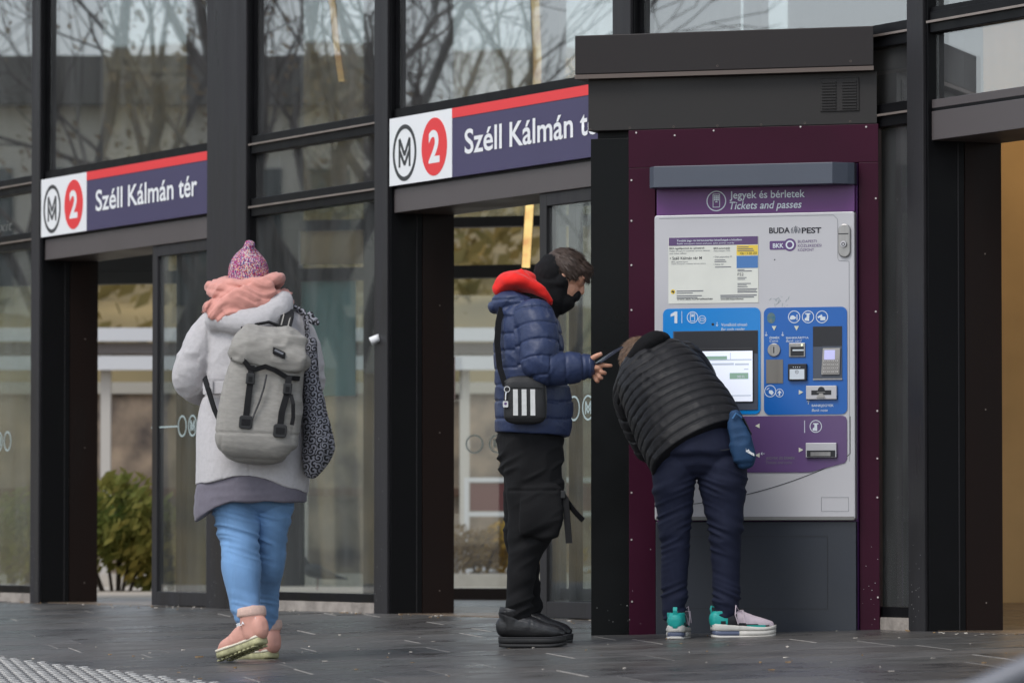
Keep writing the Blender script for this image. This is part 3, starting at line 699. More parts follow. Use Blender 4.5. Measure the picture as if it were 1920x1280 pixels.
# canopy with chamfered ends
cn = MB().slab([(-1.018, .0), (-1.018, -.075), (-.985, -.12), (-.175, -.12), (-.118, -.075), (-.094, -.05), (-.094, .0)], 1.936, 2.03).build('canopy', M_grey, TV, bevel=.003)
hdr = MB().box(-1.0, -.10, -.028, -.0005, 1.820, 1.9355).build('header', M_hpur, TV)
mb = MB(); a, z = sv(1343, 377, -.03); mb.ring(a, z, .045, .0045, -.0285, -.0298, 36)
mb.stroke([(a - .015, z - .027), (a + .015, z - .027), (a + .015, z + .03), (a - .015, z + .03), (a - .015, z - .0285)], .003, -.0285, -.0298)
for i in range(3):
    for j in range(3): mb.box(a - .011 + i * .008, a - .0045 + i * .008, -.0298, -.0285, z + .002 + j * .008, z + .0085 + j * .008)
mb.plate([(a - .008, z - .006), (a + .008, z - .006), (a, z)], -.0285, -.0298); mb.build('header_icon', M_lite, hdr)
words('Jegyek és bérletek', 1368, 1509, 371, .034, M_lite, -.0292, hdr, bold=.012)
words('Tickets and passes', 1368, 1503, 391, .034, M_lite, -.0292, hdr, bold=.012, shear=.22)
# upper door sheet outline
QS = QF - .0012
mb = MB(); a0, a1, z0, z1 = vrect(1236, 1571, 410, 570); mb.stroke([(a0, z1), (a1 - .02, z1), (a1, z1 - .02), (a1, z0 + .20)], .0015, QF, QS)
a2, z2 = sv(1592, 490); mb.stroke([(a1, z0 + .20), (a1 + .004, z0 + .19), (a2, z2), (a2, z2 - .87)], .0015, QF, QS); mb.build('door_seam', M_inkg, door)
# notice sheet
nb = panel('notice_sheet', M_paper, 1253, 1422, 446, 567, QF, QF - .002)
QN = QF - .0028
h_ = panel('heading_bar', mat('heading_violet', C(88, 64, 108), .5), 1254, 1421, 446, 458, QF - .002, QN, parent=nb)
words('További jegy- és bérletvásárlási lehetőségek a közelben', 1269, 1391, 452, .0085, M_lite, QN - .0005, nb, bold=.012)
words('Public transport ticket and pass sales points nearby', 1269, 1377, 457.5, .007, M_lite, QN - .0005, nb, shear=.2)
words('BKK-ügyfélpontok és -pénztárak', 1255, 1321, 467, .0085, M_ink, QN, nb, bold=.01); words('Public transport customer service centres', 1255, 1331, 471.5, .007, M_inkg, QN, nb, shear=.2); words('and ticket offices', 1255, 1287, 476.5, .007, M_inkg, QN, nb, shear=.2)
words('BKK-automaták', 1338, 1369, 467, .0085, M_ink, QN, nb, bold=.01); words('Public transport TVMs', 1338, 1369, 471.5, .007, M_inkg, QN, nb, shear=.2)
words('• Széll Kálmán tér M', 1256, 1316, 486.5, .013, M_ink, QN, nb, bold=.008); words('BKK-ügyfélközpont', 1259, 1290, 492, .006, M_inkg, QN, nb); words('Public transport customer service centre', 1259, 1323, 495.5, .006, M_inkg, QN, nb, shear=.2)
words('• Déli pályaudvar M', 1338, 1372, 483, .008, M_inkg, QN, nb); words('• Széna tér', 1338, 1357, 497, .008, M_inkg, QN, nb)
panel('yellow_block', mat('notice_yellow', C(226, 196, 74), .5), 1381, 1421, 460, 478, QF - .002, QN, parent=nb); words('+36 1 3 255 255', 1387, 1419, 477, .011, M_ink, QN - .0005, nb, bold=.01)
panel('blue_block', mat('notice_blue', C(70, 118, 176), .5), 1381, 1421, 480, 502, QF - .002, QN, parent=nb)
mb = MB()
for x0, x1, y in ((1383, 1404, 462.5), (1383, 1412, 466), (1383, 1414, 469.5)): mb.box(*vrect(x0, x1, y, y + 1)[:2], QN - .001, QN, *vrect(x0, x1, y, y + 1)[2:])
for x0, x1, y in ((1383, 1396, 505), (1383, 1410, 507.5), (1383, 1400, 520), (1383, 1397, 523), (1383, 1408, 531), (1383, 1400, 534), (1383, 1402, 537), (1383, 1420, 541), (1383, 1418, 544), (1383, 1420, 547), (1269, 1319, 545), (1269, 1299, 549), (1269, 1316, 554), (1269, 1308, 557.5), (1351, 1419, 553), (1351, 1414, 556.5), (1340, 1360, 487), (1340, 1362, 490), (1341, 1371, 500)):
    mb.box(*vrect(x0, x1, y, y + 1.1)[:2], QN, QF - .002, *vrect(x0, x1, y, y + 1.1)[2:])
mb.build('small_print', M_inkg, nb)['kind'] = 'stuff'
words('F52', 1383, 1394, 517, .013, M_ink, QN, nb); words('www.bkk.hu/ertekesites', 1269, 1336, 562, .009, M_ink, QN, nb, bold=.01); words('www.bkk.hu/pontkereso', 1351, 1394, 562, .009, M_ink, QN, nb, bold=.01)
mb = MB(); mb.disc(*sv(1262, 547), .0105, QF - .002, QN, 18); mb.build('camera_symbol', mat('notice_yellow', (1, 1, 0)), nb)
mb = MB(); a, z = sv(1262, 547); mb.plate([(a - .007, z - .001), (a + .004, z - .004), (a + .007, z + .003), (a - .005, z + .005)], QN, QN - .0006); mb.stroke([(a + .001, z - .003), (a + .003, z - .008)], .002, QN, QN - .0006); mb.build('camera_symbol', M_ink, nb)
# makers' marks
words('BUDA', 1442, 1481, 437, .025, M_ink, QS, door, bold=.03, name='brand_lettering'); words('PEST', 1503, 1540, 437, .025, M_ink, QS, door, bold=.03, name='brand_lettering')
mb = MB(); a, z = sv(1492, 432)
mb.plate([(a - .008, z + .008), (a - .008, z - .004), (a, z - .014), (a + .008, z - .004), (a + .008, z + .008)], QF, QS); mb.plate([(a - .007, z + .010), (a + .007, z + .010), (a + .009, z + .017), (a + .004, z + .013), (a, z + .022), (a - .004, z + .013), (a - .009, z + .017)], QF, QS)
for s_ in (-1, 1):
    mb.stroke([(a + s_ * .012, z - .013), (a + s_ * .013, z - .002), (a + s_ * .018, z + .006), (a + s_ * .013, z + .012)], .004, QF, QS); mb.stroke([(a + s_ * .018, z - .012), (a + s_ * .021, z + .004), (a + s_ * .016, z + .01)], .003, QF, QS)
mb.build('coat_of_arms', M_inkg, door)['kind'] = 'stuff'
a0, a1, z0, z1 = vrect(1443, 1472, 452, 468); c_, zc = sv(1481, 459)
mb = MB(); mb.plate(rrect(a0, a1 + .012, z0, z1, .006), QF, QS); mb.disc(c_, zc, .028, QF, QS - .0001, 28); mb.build('operator_badge', M_inkp, door)
MB().ring(c_, zc, .019, .0065, QS - .0001, QS - .001, 28).build('badge_ring', M_lite, door)
words('BKK', 1449, 1469, 464.5, .02, M_lite, QS - .0006, door, bold=.02, name='operator_lettering')
for y, t, x1 in ((455, 'BUDAPESTI', 1531), (463, 'KÖZLEKEDÉSI', 1540), (471, 'KÖZPONT', 1526)): words(t, 1496, x1, y, .0125, M_inkp, QS, door, name='operator_lettering')
# lock escutcheon
lk = panel('lock_plate', M_steel, 1571, 1594, 420, 482, QF, QF - .012, .026, bevel=.004)
a, z = sv(1582, 458, QF - .012); MB().disc(a, z, .014, QF - .012, QF - .022, 18).build('lock_cylinder', M_silver, lk, bevel=.002); MB().ring(a, z, .008, .003, QF - .022, QF - .023, 14).build('key_ring', M_dgrey, lk)
a0, a1, z0, z1 = vrect(1573, 1592, 438, 439.5); MB().box(a0, a1, QF - .0125, QF - .012, z0, z1).build('cover_seam', M_dgrey, lk)
MB().disc(*sv(1452.5, 487), .003, QF, QS, 10).build('peep_hole', M_dgrey, door)
# cyan panel with the screen recess
QP = QF - .004
cy = panel('cyan_panel', M_cyan, 1243, 1426, 579, 776, QF, QP, .026)
a0, z0 = sv(1258, 606); a1, z1 = sv(1270.5, 584); MB().plate([(a1 - .013, z0), (a1, z0), (a1, z1), (a1 - .011, z1), (a0, z1 - .012), (a0, z1 - .023), (a1 - .013, z1 - .017)], QP, QP - .001).build('panel_number', M_lite, cy)
mb = MB(); mb.box(*vrect(1278.5, 1279.5, 583, 606)[:2], QP - .001, QP, *vrect(1278.5, 1279.5, 583, 606)[2:])
a, z = sv(1299, 595); mb.ring(a, z, .026, .003, QP, QP - .001, 28); mb.stroke([(a - .01, z - .016), (a + .01, z - .016), (a + .01, z + .017), (a - .01, z + .017), (a - .01, z - .016)], .0025, QP, QP - .001); mb.box(a - .006, a + .006, QP - .001, QP, z + .003, z + .012)
a, z = sv(1317, 599); mb.ring(a, z, .018, .0025, QP, QP - .001, 24); mb.stroke([(a - .01, z - .005), (a + .01, z - .005), (a + .01, z + .005), (a - .01, z + .005), (a - .01, z - .005)], .0025, QP, QP - .001)
a, z = sv(1345, 608); mb.stroke([(a, z + .01), (a, z - .008)], .002, QP, QP - .001); mb.stroke([(a - .005, z - .002), (a, z - .008), (a + .005, z - .002)], .002, QP, QP - .001); mb.build('panel_icons', M_lite, cy)
MB().disc(*sv(1337, 608), .006, QP, QP - .001, 14).build('scanner_eye', M_dgrey, cy)
words('Vonalkód olvasó', 1352, 1401, 611, .0135, M_lite, QP - .0008, cy, bold=.006); words('Bar code reader', 1352, 1397, 619, .0125, M_lite, QP - .0008, cy, shear=.2)
# screen surround: dark hood over a sloping grey bezel
mbz = panel('screen_surround', M_grey, 1262, 1421, 621, 768, QP - .0001, QP - .003)
panel('screen_hood', M_dgrey, 1264, 1420, 622, 662, QP - .003, QP - .0045, parent=mbz)
bz = panel('screen_bezel', M_dgrey, 1268, 1413, 654, 754, QP - .0045, QP - .007, .008, parent=mbz, bevel=.002)
QZ = QP - .0072
sc = panel('display', M_scr, 1272, 1411, 659, 752, QP - .007, QZ, parent=mbz)
for x0, x1, y0, y1, m in ((1300, 1363, 668, 675, M_sgreen), (1369, 1370, 661, 673, M_sline), (1290, 1409, 674, 675, M_sline), (1300, 1376, 681, 684, M_sline), (1378, 1404, 681, 684, M_sline), (1368, 1403, 699, 710, M_sgreen), (1300, 1408, 741, 742, M_sline), (1395, 1403, 691, 692.5, M_sline)):
    panel('screen_item', m, x0, x1, y0, y1, QZ, QZ - .0006, parent=mbz)
words('300 Ft', 1382, 1396, 708, .011, M_lite, QZ - .0009, mbz, bold=.02, name='price_lettering')
# blue payment panel
bl = panel('payment_panel', M_blue, 1432, 1588.5, 577, 776, QF, QP, .026)
QB = QP - .001
def icon(): global mb; mb.build('payment_icon', M_lite, bl); mb = MB()
mb = MB(); mb.ring(*sv(1489.5, 594), .0275, .0032, QP, QB, 30)
a, z = sv(1489, 595); mb.plate([(a - .02, z - .006), (a - .012, z - .01), (a + .004, z - .008), (a + .01, z - .002), (a + .006, z + .003), (a - .004, z + .009), (a - .014, z + .007)], QP, QB); mb.box(a + .012, a + .016, QB, QP, z - .012, z + .012)
icon(); mb.ring(*sv(1515.5, 594), .0275, .0032, QP, QB, 30); a, z = sv(1515, 594); mb.box(a - .012, a + .012, QB, QP, z + .011, z + .016); mb.plate([(a - .005, z - .004), (a + .007, z - .004), (a + .007, z + .011), (a - .005, z + .011)], QP, QB); mb.plate([(a - .014, z - .016), (a + .006, z - .018), (a + .006, z - .004), (a - .008, z - .002), (a - .014, z - .008)], QP, QB)
icon(); mb.ring(*sv(1541.5, 594), .0275, .0032, QP, QB, 30); a, z = sv(1541, 595); mb.plate([(a - .019, z + .003), (a + .0, z + .013), (a + .004, z + .005), (a - .015, z - .004)], QP, QB); mb.plate([(a - .006, z - .013), (a + .017, z - .013), (a + .017, z + .003), (a - .006, z + .003)], QP, QB - .0004)
for x, y, d in ((1437, 626, -1), (1468, 626, -1), (1516, 754, 1)):
    icon(); a, z = sv(x, y); mb.stroke([(a, z + .009), (a, z - .009)], .0022, QP, QB); mb.stroke([(a - .006, z + d * .003), (a, z + d * .009), (a + .006, z + d * .003)], .0022, QP, QB)
icon(); a, z = sv(1444.5, 733); mb.ring(a, z, .0265, .003, QP, QB, 28); mb.plate([(a - .006, z - .008), (a + .008, z - .018), (a + .016, z - .006), (a + .008, z + .004), (a - .005, z + .004)], QP, QB); mb.stroke([(a - .016, z + .006), (a - .004, z + .014)], .003, QP, QB)
icon(); a, z = sv(1462, 736.5); mb.ring(a, z, .0185, .0026, QP, QB, 24); mb.plate([(a - .003, z - .012), (a + .003, z - .012), (a + .003, z + .0), (a + .01, z), (a, z + .012), (a - .01, z), (a - .003, z)], QP, QB)
mb.build('payment_icon', M_lite, bl)
mb = MB()
for x, y, k in ((1452, 615, 0), (1494, 615, 0), (1502, 735, 1)):
    a, z = sv(x, y); mb.plate([(a - .0105, z + .009), (a, z - .011), (a + .0105, z + .009)][::-1] if not k else [(a - .009, z - .0105), (a + .011, z), (a - .009, z + .0105)], QP, QB - .001)
mb.build('pointer', M_tri, bl)
words('ÉRMÉK', 1443, 1462, 635, .0095, M_lite, QB, bl, bold=.008); words('Coins', 1443, 1459, 641, .011, M_lite, QB, bl, shear=.2)
words('BANKKÁRTYA', 1474, 1516, 635, .0095, M_lite, QB, bl, bold=.008); words('Bank card', 1474, 1503, 641, .011, M_lite, QB, bl, shear=.2)
words('BANKJEGYEK', 1522, 1563, 762, .0105, M_lite, QB, bl, bold=.008); words('Bank note', 1522, 1552, 771, .012, M_lite, QB, bl, shear=.2)
a, z = sv(1452, 656); cs = MB().disc(a, z, .029, QP, QP - .007, 30).build('coin_slot', M_steel, bl, bevel=.002); MB().box(a - .0025, a + .0025, QP - .0078, QP - .007, z - .014, z + .014).build('slot', M_dgrey, cs)
cr = panel('card_reader', M_steel, 1479, 1509.5, 643, 669, QP, QP - .006, bevel=.002, parent=bl)
panel('reader_mouth', M_dgrey, 1482, 1507, 650, 667, QP - .006, QP - .0066, parent=cr); panel('card_guide', M_lite, 1486, 1507, 655, 657.5, QP - .0066, QP - .009, parent=cr); panel('reader_light', mat('led', (.9, 1, .5), .3, emit=1.0), 1502, 1504.5, 645, 648, QP - .006, QP - .0068, parent=cr)
panel('cover_plate', mat('worn_steel', C(120, 116, 110), .4, .4, .1, 30, stretch=(1, 1, .1)), 1436.5, 1468, 674, 718, QP, QP - .003, parent=bl)
ct = panel('contactless_reader', M_dgrey, 1477, 1512, 682, 713, QP, QP - .016, .004, parent=bl, bevel=.002); panel('reader_window', M_lite, 1480.5, 1508, 692, 710.5, QP - .016, QP - .0168, parent=ct)
a, z = sv(1494, 697, QP - .017); mb = MB(); mb.ring(a, z, .008, .0015, QP - .0168, QP - .0175, 18); mb.stroke([(a - .003, z - .003), (a - .003, z + .003)], .0012, QP - .0168, QP - .0175); mb.stroke([(a + .001, z - .004), (a + .001, z + .004)], .0012, QP - .0168, QP - .0175); mb.build('contactless_mark', M_inkg, ct)
mb = MB()
for i in range(4): mb.disc(*sv(1487.5 + i * 4, 688, QP - .016), .0022, QP - .016, QP - .0166, 8)
mb.build('reader_lights', M_lite, ct)['kind'] = 'stuff'
# pin pad niche: shaded hood, angled pad
ni = panel('pin_niche', M_dgrey, 1524, 1579, 612, 710, QP, QP - .0015, parent=bl)
panel('niche_lip', M_steel, 1524, 1579, 709.5, 711.5, QP - .0015, QP - .006, parent=ni); panel('niche_side', M_grey, 1524.5, 1542, 650, 709, QP - .0015, QP - .0028, parent=ni); panel('niche_floor', M_grey, 1542, 1578.5, 649, 709, QP - .0015, QP - .0024, parent=ni)
a0, a1, z0, z1 = vrect(1541, 1577, 653, 702); qd = QP - .0026
M_pad = mat('pin_pad', C(160, 157, 152), .4); M_key = mat('pin_key', C(196, 192, 187), .4)
pad = MB().plate([(a0, z0), (a1 - .004, z0), (a1, z1), (a0 + .007, z1)], qd, qd - .008).build('pin_pad', M_pad, ni, bevel=.002)
dw = a1 - a0; MB().plate([(a0 + .013, z1 - .05), (a0 + .062, z1 - .05), (a0 + .063, z1 - .008), (a0 + .015, z1 - .008)], qd - .008, qd - .0086).build('pad_display', M_lcd, pad)
for i in range(4):
    for j in range(4):
        ax = a0 + .0085 + i * .0185 + (4 - j) * -.0000; zz = z0 + .008 + j * .0155
        MB().box(ax, ax + .013, qd - .0098, qd - .008, zz, zz + .0105).build('key', M_key, pad); 
mb = MB()
for i in range(4):
    for j in range(4):
        ax = a0 + .0085 + i * .0185; zz = z0 + .008 + j * .0155; mb.box(ax + .005, ax + .0075, qd - .0103, qd - .0098, zz + .003, zz + .008); mb.stroke([(ax, zz), (ax + .013, zz), (ax + .013, zz + .0105), (ax, zz + .0105), (ax, zz)], .0011, qd - .0098, qd - .0101)
mb.build('key_marks', M_ink, pad)['kind'] = 'stuff'
def slot_unit(x0, x1, y0, y1, nm, note):
    u = panel(nm, M_silver, x0, x1, y0, y1, QP, QP - .014, bevel=.002, parent=bl if note else vi)
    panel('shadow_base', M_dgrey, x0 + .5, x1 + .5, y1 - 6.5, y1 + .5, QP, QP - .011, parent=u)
    if note:
        panel('mouth', M_dgrey, x0 + 10, x1 - 10, y0 + 8.5, y0 + 17, QP - .014, QP - .0146, parent=u); a, z = sv((x0 + x1) / 2, y0 + 8.5, QP - .015); MB().disc(a, z, .016, QP - .014, QP - .0148, 20, 1.0).build('thumb_notch', M_dgrey, u)
        a, z = sv((x0 + x1) / 2 - .5, y0 + 18, QP - .015); MB().plate([(a - .02, z - .009), (a + .02, z - .009), (a + .008, z + .009), (a - .006, z + .009)], QP - .0148, QP - .02).build('note_tongue', M_pad, u); MB().box(*[a - .019 + 0, a + .019], QP - .0152, QP - .0148, z + .012, z + .0145).build('guide_bar', M_steel, u)
    else:
        panel('mouth', M_dgrey, x0 + 2, x1 - 2, y0 + 14, y1 - 1, QP - .014, QP - .0146, parent=u); panel('tray', M_steel, x0 + 9, x1 - 11, y0 + 17, y1 - 2.5, QP - .0146, QP - .018, parent=u)
    return u
slot_unit(1511, 1568.5, 723, 748, 'banknote_slot', True)
# violet dispensing panel
pts = [(1234, 783), (1578, 783)]
a0, a1, z0, z1 = vrect(1234, 1588.5, 781.5, 884.5)
ac, _ = sv(1523, 884.5); a_, zc = sv(1588, 862)
vi = MB().plate([(a0, z0), (ac - .02, z0), (ac, z0 + .002), (ac + .03, z0 + .01), (a1 - .01, zc - .012), (a1, zc + .005), (a1, z1 - .02), (a1 - .006, z1 - .006), (a1 - .02, z1), (a0, z1)], QF, QP).build('dispensing_panel', M_viol, TV)
mb = MB(); a, z = sv(1530, 799); mb.ring(a, z, .0275, .0032, QP, QB, 30); mb.box(a - .012, a + .012, QB, QP, z + .009, z + .014); mb.plate([(a - .006, z - .006), (a + .006, z - .006), (a + .006, z + .009), (a - .006, z + .009)], QP, QB); mb.plate([(a - .014, z - .018), (a + .006, z - .02), (a + .006, z - .006), (a - .008, z - .004), (a - .014, z - .01)], QP, QB)
mb.box(*vrect(1508.5, 1509.7, 788, 811)[:2], QB, QP, *vrect(1508.5, 1509.7, 788, 811)[2:])
a, z = sv(1431, 850); mb.stroke([(a - .008, z), (a + .008, z)], .0022, QP, QB); mb.stroke([(a - .003, z - .006), (a - .009, z), (a - .003, z + .006)], .0022, QP, QB); mb.build('panel_icons', M_lite, vi)
mb = MB()
for x, y, k in ((1421, 798, -1), (1421, 853, -1), (1502, 843, 1)):
    a, z = sv(x, y); p = [(a - .009, z - .0105), (a + .011, z), (a - .009, z + .0105)] if k > 0 else [(a + .009, z - .0105), (a + .009, z + .0105), (a - .011, z)]
    mb.plate(p, QP, QB - .001)
mb.build('pointer', M_tri, vi)
words('JEGYEK ÉS ÉRMÉK', 1436, 1491, 860.5, .0105, M_inkg, QB, vi, bold=.006); words('Tickets and coins', 1436, 1485, 869, .012, M_inkg, QB, vi, shear=.2)
slot_unit(1510.5, 1568, 830, 857, 'ticket_tray', False)
# curved seam sweeping under the panels
mb = MB(); pc = []
for i in range(25):
    t = i / 24; x = 1594 - (1594 - 1232) * t; y = 856 + 92 * (1 - (1 - t) ** 1.9) if t > .02 else 850
    pc.append(sv(x, y))
mb.stroke([sv(1594, 780)] + pc, .0028, QF, QF - .0015); mb.build('door_seam', M_dgrey, door)
a0, a1, z0, z1 = vrect(1540, 1591, 932, 958); mb = MB(); mb.stroke([(a0, z0), (a1, z0), (a1, z1), (a0, z1), (a0, z0)], .0012, QF, QS); mb.build('maker_plate', M_inkg, door)
# faint scribble of green marker over the payment panel
mb = MB(); rs = random.Random(6)
for i in range(16):
    a, z = sv(1463 + rs.gauss(0, 8), 568 + rs.gauss(0, 6)); mb.stroke([(a, z), (a + rs.gauss(0, .01), z + rs.uniform(.005, .02))], .0011, QF, QS)
mb.build('marker_scribble', mat('marker_faded', C(140, 158, 158), .6), door)['kind'] = 'stuff'
MB().disc(*sv(1446, 596, QP), .024, QP - .0001, QP - .0008, 20, .8).build('worn_sticker', mat('worn_sticker', C(30, 120, 150), .5, 0, .3, 60, col2=C(110, 120, 110)), bl)

# ------------------------------------------------------------------ soft bodies: lofts, union, cloth relief
def catmull(P, k):
    P = np.asarray(P, float); n = len(P); out = []
    for i in range(n - 1):
        p0, p1, p2, p3 = P[max(i - 1, 0)], P[i], P[i + 1], P[min(i + 2, n - 1)]
        for j in range(k):
            t = j / k; out.append(.5 * ((2 * p1) + (-p0 + p2) * t + (2 * p0 - 5 * p1 + 4 * p2 - p3) * t * t + (-p0 + 3 * p1 - 3 * p2 + p3) * t ** 3))
    out.append(P[-1]); return np.array(out)
def loft(st, side=(1, 0, 0), n=28, k=5, e=2.0, round_ends=True, flat=False):
    """st: rows of (x, y, z, half width along side, half depth); flat keeps rings level"""
    Q = catmull(st, k); v = []; f = []
    if round_ends:
        h = [Q[0]]; tl = [Q[-1]]
        t0 = Q[0, :3] - Q[1, :3]; t0 /= np.linalg.norm(t0) + 1e-9; t1 = Q[-1, :3] - Q[-2, :3]; t1 /= np.linalg.norm(t1) + 1e-9
        A = []; B = []
        for g in (.92, .7, .38):
            r0 = min(Q[0, 3], Q[0, 4]); r1 = min(Q[-1, 3], Q[-1, 4]); w_ = math.sqrt(1 - g * g)
            A.append(np.r_[Q[0, :3] + t0 * r0 * g * .8, Q[0, 3:] * w_]); B.append(np.r_[Q[-1, :3] + t1 * r1 * g * .8, Q[-1, 3:] * w_])
        Q = np.vstack([A, Q, B[::-1]])
    s_ = np.asarray(side, float); m = len(Q)
    for i in range(m):
        t = Q[min(i + 1, m - 1), :3] - Q[max(i - 1, 0), :3]
        if flat: t = np.array([0, 0, 1.0])
        t /= np.linalg.norm(t) + 1e-9
        a = s_ - t * s_.dot(t); a /= np.linalg.norm(a) + 1e-9; b = np.cross(t, a)
        for j in range(n):
            g = 2 * math.pi * j / n; c, s2 = math.cos(g), math.sin(g)
            c = math.copysign(abs(c) ** (2 / e), c); s2 = math.copysign(abs(s2) ** (2 / e), s2)
            v.append(Q[i, :3] + a * Q[i, 3] * c + b * Q[i, 4] * s2)
    for i in range(m - 1):
        for j in range(n): f.append((i * n + j, i * n + (j + 1) % n, (i + 1) * n + (j + 1) % n, (i + 1) * n + j))
    f += [tuple(range(n - 1, -1, -1)), tuple(range((m - 1) * n, m * n))]
    return [tuple(p) for p in v], f
def limb(pts, n=20, k=5): return loft([(*p[:3], p[3], p[4] if len(p) > 4 else p[3]) for p in pts], (0.3, 1, .2), n, k)
def ball(c, r, rot=None, n=20):
    v = []; f = []; m = n // 2
    Rm = rot.to_3x3() if rot is not None else Matrix.Identity(3)
    for i in range(m + 1):
        t = math.pi * i / m
        for j in range(n):
            g = 2 * math.pi * j / n; v.append(tuple(Vector(c) + Rm @ Vector((r[0] * math.sin(t) * math.cos(g), r[1] * math.sin(t) * math.sin(g), r[2] * math.cos(t)))))
    for i in range(m):
        for j in range(n): f.append((i * n + j, i * n + (j + 1) % n, (i + 1) * n + (j + 1) % n, (i + 1) * n + j))
    return v, f
def union(parts, voxel, smooth=2, name='shape'):
    mb = MB()
    for v, f in parts: mb.add(v, f)
    me = bpy.data.meshes.new(name); me.from_pydata(mb.v, [], mb.f)
    bm = bmesh.new(); bm.from_mesh(me); bmesh.ops.remove_doubles(bm, verts=bm.verts, dist=1e-5); bmesh.ops.recalc_face_normals(bm, faces=bm.faces); bm.to_mesh(me); bm.free()
    o = bpy.data.objects.new('tmp', me); COL.objects.link(o)
    m = o.modifiers.new('r', 'REMESH'); m.mode = 'VOXEL'; m.voxel_size = voxel
    if smooth: s_ = o.modifiers.new('s', 'SMOOTH'); s_.factor = .5; s_.iterations = smooth
    dg = bpy.context.evaluated_depsgraph_get(); out = bpy.data.meshes.new_from_object(o.evaluated_get(dg)); bpy.data.objects.remove(o); bpy.data.meshes.remove(me)
    out.name = name; out.materials.clear(); out.polygons.foreach_set('use_smooth', [True] * len(out.polygons)); return out
def verts(me):
    n = len(me.vertices); co = np.empty(n * 3); me.vertices.foreach_get('co', co)
    no = np.empty(n * 3); me.vertex_normals.foreach_get('vector', no); return co.reshape(-1, 3), no.reshape(-1, 3)
def push(me, d):
    co, no = verts(me); me.vertices.foreach_set('co', (co + no * np.asarray(d)[:, None]).ravel()); me.update()
def _h(i, j, k):
    x = (i * 374761393 + j * 668265263 + k * 1274126177) & 0xffffffff
    x = ((x ^ (x >> 13)) * 1274126177) & 0xffffffff; return ((x ^ (x >> 16)) & 0xffff) / 32767.5 - 1
def noise(P):
    P = np.asarray(P, float); I = np.floor(P).astype(np.int64); F = P - I; F = F * F * (3 - 2 * F); r = 0
    for a in (0, 1):
        for b in (0, 1):
            for c in (0, 1):
                wt = (F[:, 0] if a else 1 - F[:, 0]) * (F[:, 1] if b else 1 - F[:, 1]) * (F[:, 2] if c else 1 - F[:, 2]); r = r + wt * _h(I[:, 0] + a, I[:, 1] + b, I[:, 2] + c)
    return r
def ridge(P): return 1 - np.abs(noise(P)) * 2
def seg_t(co, p0, p1):
    p0, p1 = np.asarray(p0, float), np.asarray(p1, float); d = p1 - p0; L = np.linalg.norm(d); d = d / L
    t = (co - p0) @ d; q = co - p0 - np.clip(t, 0, L)[:, None] * d; return t, np.linalg.norm(q, axis=1), L
def assign(co, bones):
    """for each vertex: the nearest bone (distance over radius) and the length run along it"""
    D = []; T = []
    for p0, p1, r in bones:
        t, d, L = seg_t(co, p0, p1); D.append(d / r); T.append(t)
    D = np.array(D); k = D.argmin(0); return k, np.array(T)[k, np.arange(len(co))], D
def quilt(me, bones, pitch, amp, pucker=.002, phase=0.0, curve=0.0, crush=0.0):
    """flat padded panels between narrow stitched seams, fine creases running off the stitching"""
    co, no = verts(me); k, t, D = assign(co, bones)
    ph = np.array(pitch)[k] if not np.isscalar(pitch) else np.full(len(co), pitch)
    u = (t + phase + noise(co * 5) * .011 + curve * co[:, 0] ** 2) / ph; fr = np.abs(u - np.floor(u) - .5) * 2; dist = (1 - fr) * ph / 2
    groove = np.exp(-(dist / .0048) ** 2); belly = 1 - fr ** 2.5
    cr = .8 * ridge(co * np.array([40, 40, 16]) + 3) * np.exp(-(dist / .014) ** 2) + .75 * ridge((co @ np.array([[.75, 0, .66], [0, 1, 0], [-.66, 0, .75]])) * np.array([9, 9, 24]) + 8)
    push(me, amp * (belly - .4) - .0042 * groove + pucker * cr * (1 + crush * np.clip((-.12 - co[:, 0]) / .12, 0, 1)) + .005 * noise(co * 7 + 4)); return groove
def paint(me, mats_, fn):
    for m in mats_: me.materials.append(m)
    n = len(me.polygons); c = np.empty(n * 3); me.polygons.foreach_get('center', c); no = np.empty(n * 3); me.polygons.foreach_get('normal', no)
    me.polygons.foreach_set('material_index', np.asarray(fn(c.reshape(-1, 3), no.reshape(-1, 3)), dtype=np.int32))
def put(name, me, m, parent, M=None): return link(name, me, m, parent, M)
def cloth(name, col, rough, var=.06, vs=60, bump=.25, bs=260, sheen=.0, stretch=(1, 1, 1), **k): return mat(name, col, rough, 0, var, vs, bump, bs, spec=.3, sheen=sheen, stretch=stretch, **k)
def person(label, X, Y):
    return thing('person', label, 'person', Matrix.Translation((X, Y, ground_z(X, Y))))
def strands(name, m, parent, roots, length, width, rg, flow, lift=.35):
    """short locks of hair: narrow tapering blades lying along the head"""
    mb = MB()
    for p, n in roots:
        p = Vector(p); n = Vector(n); fl = Vector(flow(p)); fl = (fl - n * fl.dot(n) * .8).normalized(); d = (fl + n * lift * rg.uniform(.3, 1.2) + Vector((rg.gauss(0, .2), rg.gauss(0, .2), rg.gauss(0, .2)))).normalized()
        s_ = d.cross(n); s_ = s_.normalized() * width * rg.uniform(.6, 1.3); L = length * rg.uniform(.6, 1.3)
        a = p + d * L * .5; b = p + d * L - n * L * .22
        mb.add([p - s_, p + s_, a + s_ * .8, a - s_ * .8, b], [(0, 1, 2, 3), (3, 2, 4)])
    return mb.build(name, m, parent, smooth=True)
def surf_pts(me, n, rg, cond):
    co, no = verts(me); ok = [i for i in range(len(co)) if cond(co[i], no[i])]; return [(co[i], no[i]) for i in (rg.choice(ok) for _ in range(n))] if ok else []
M_skin = mat('skin', C(196, 144, 118), .5, 0, .06, 30, .08, 200); M_skin.node_tree.nodes['Principled BSDF'].inputs['Subsurface Weight'].default_value = .08
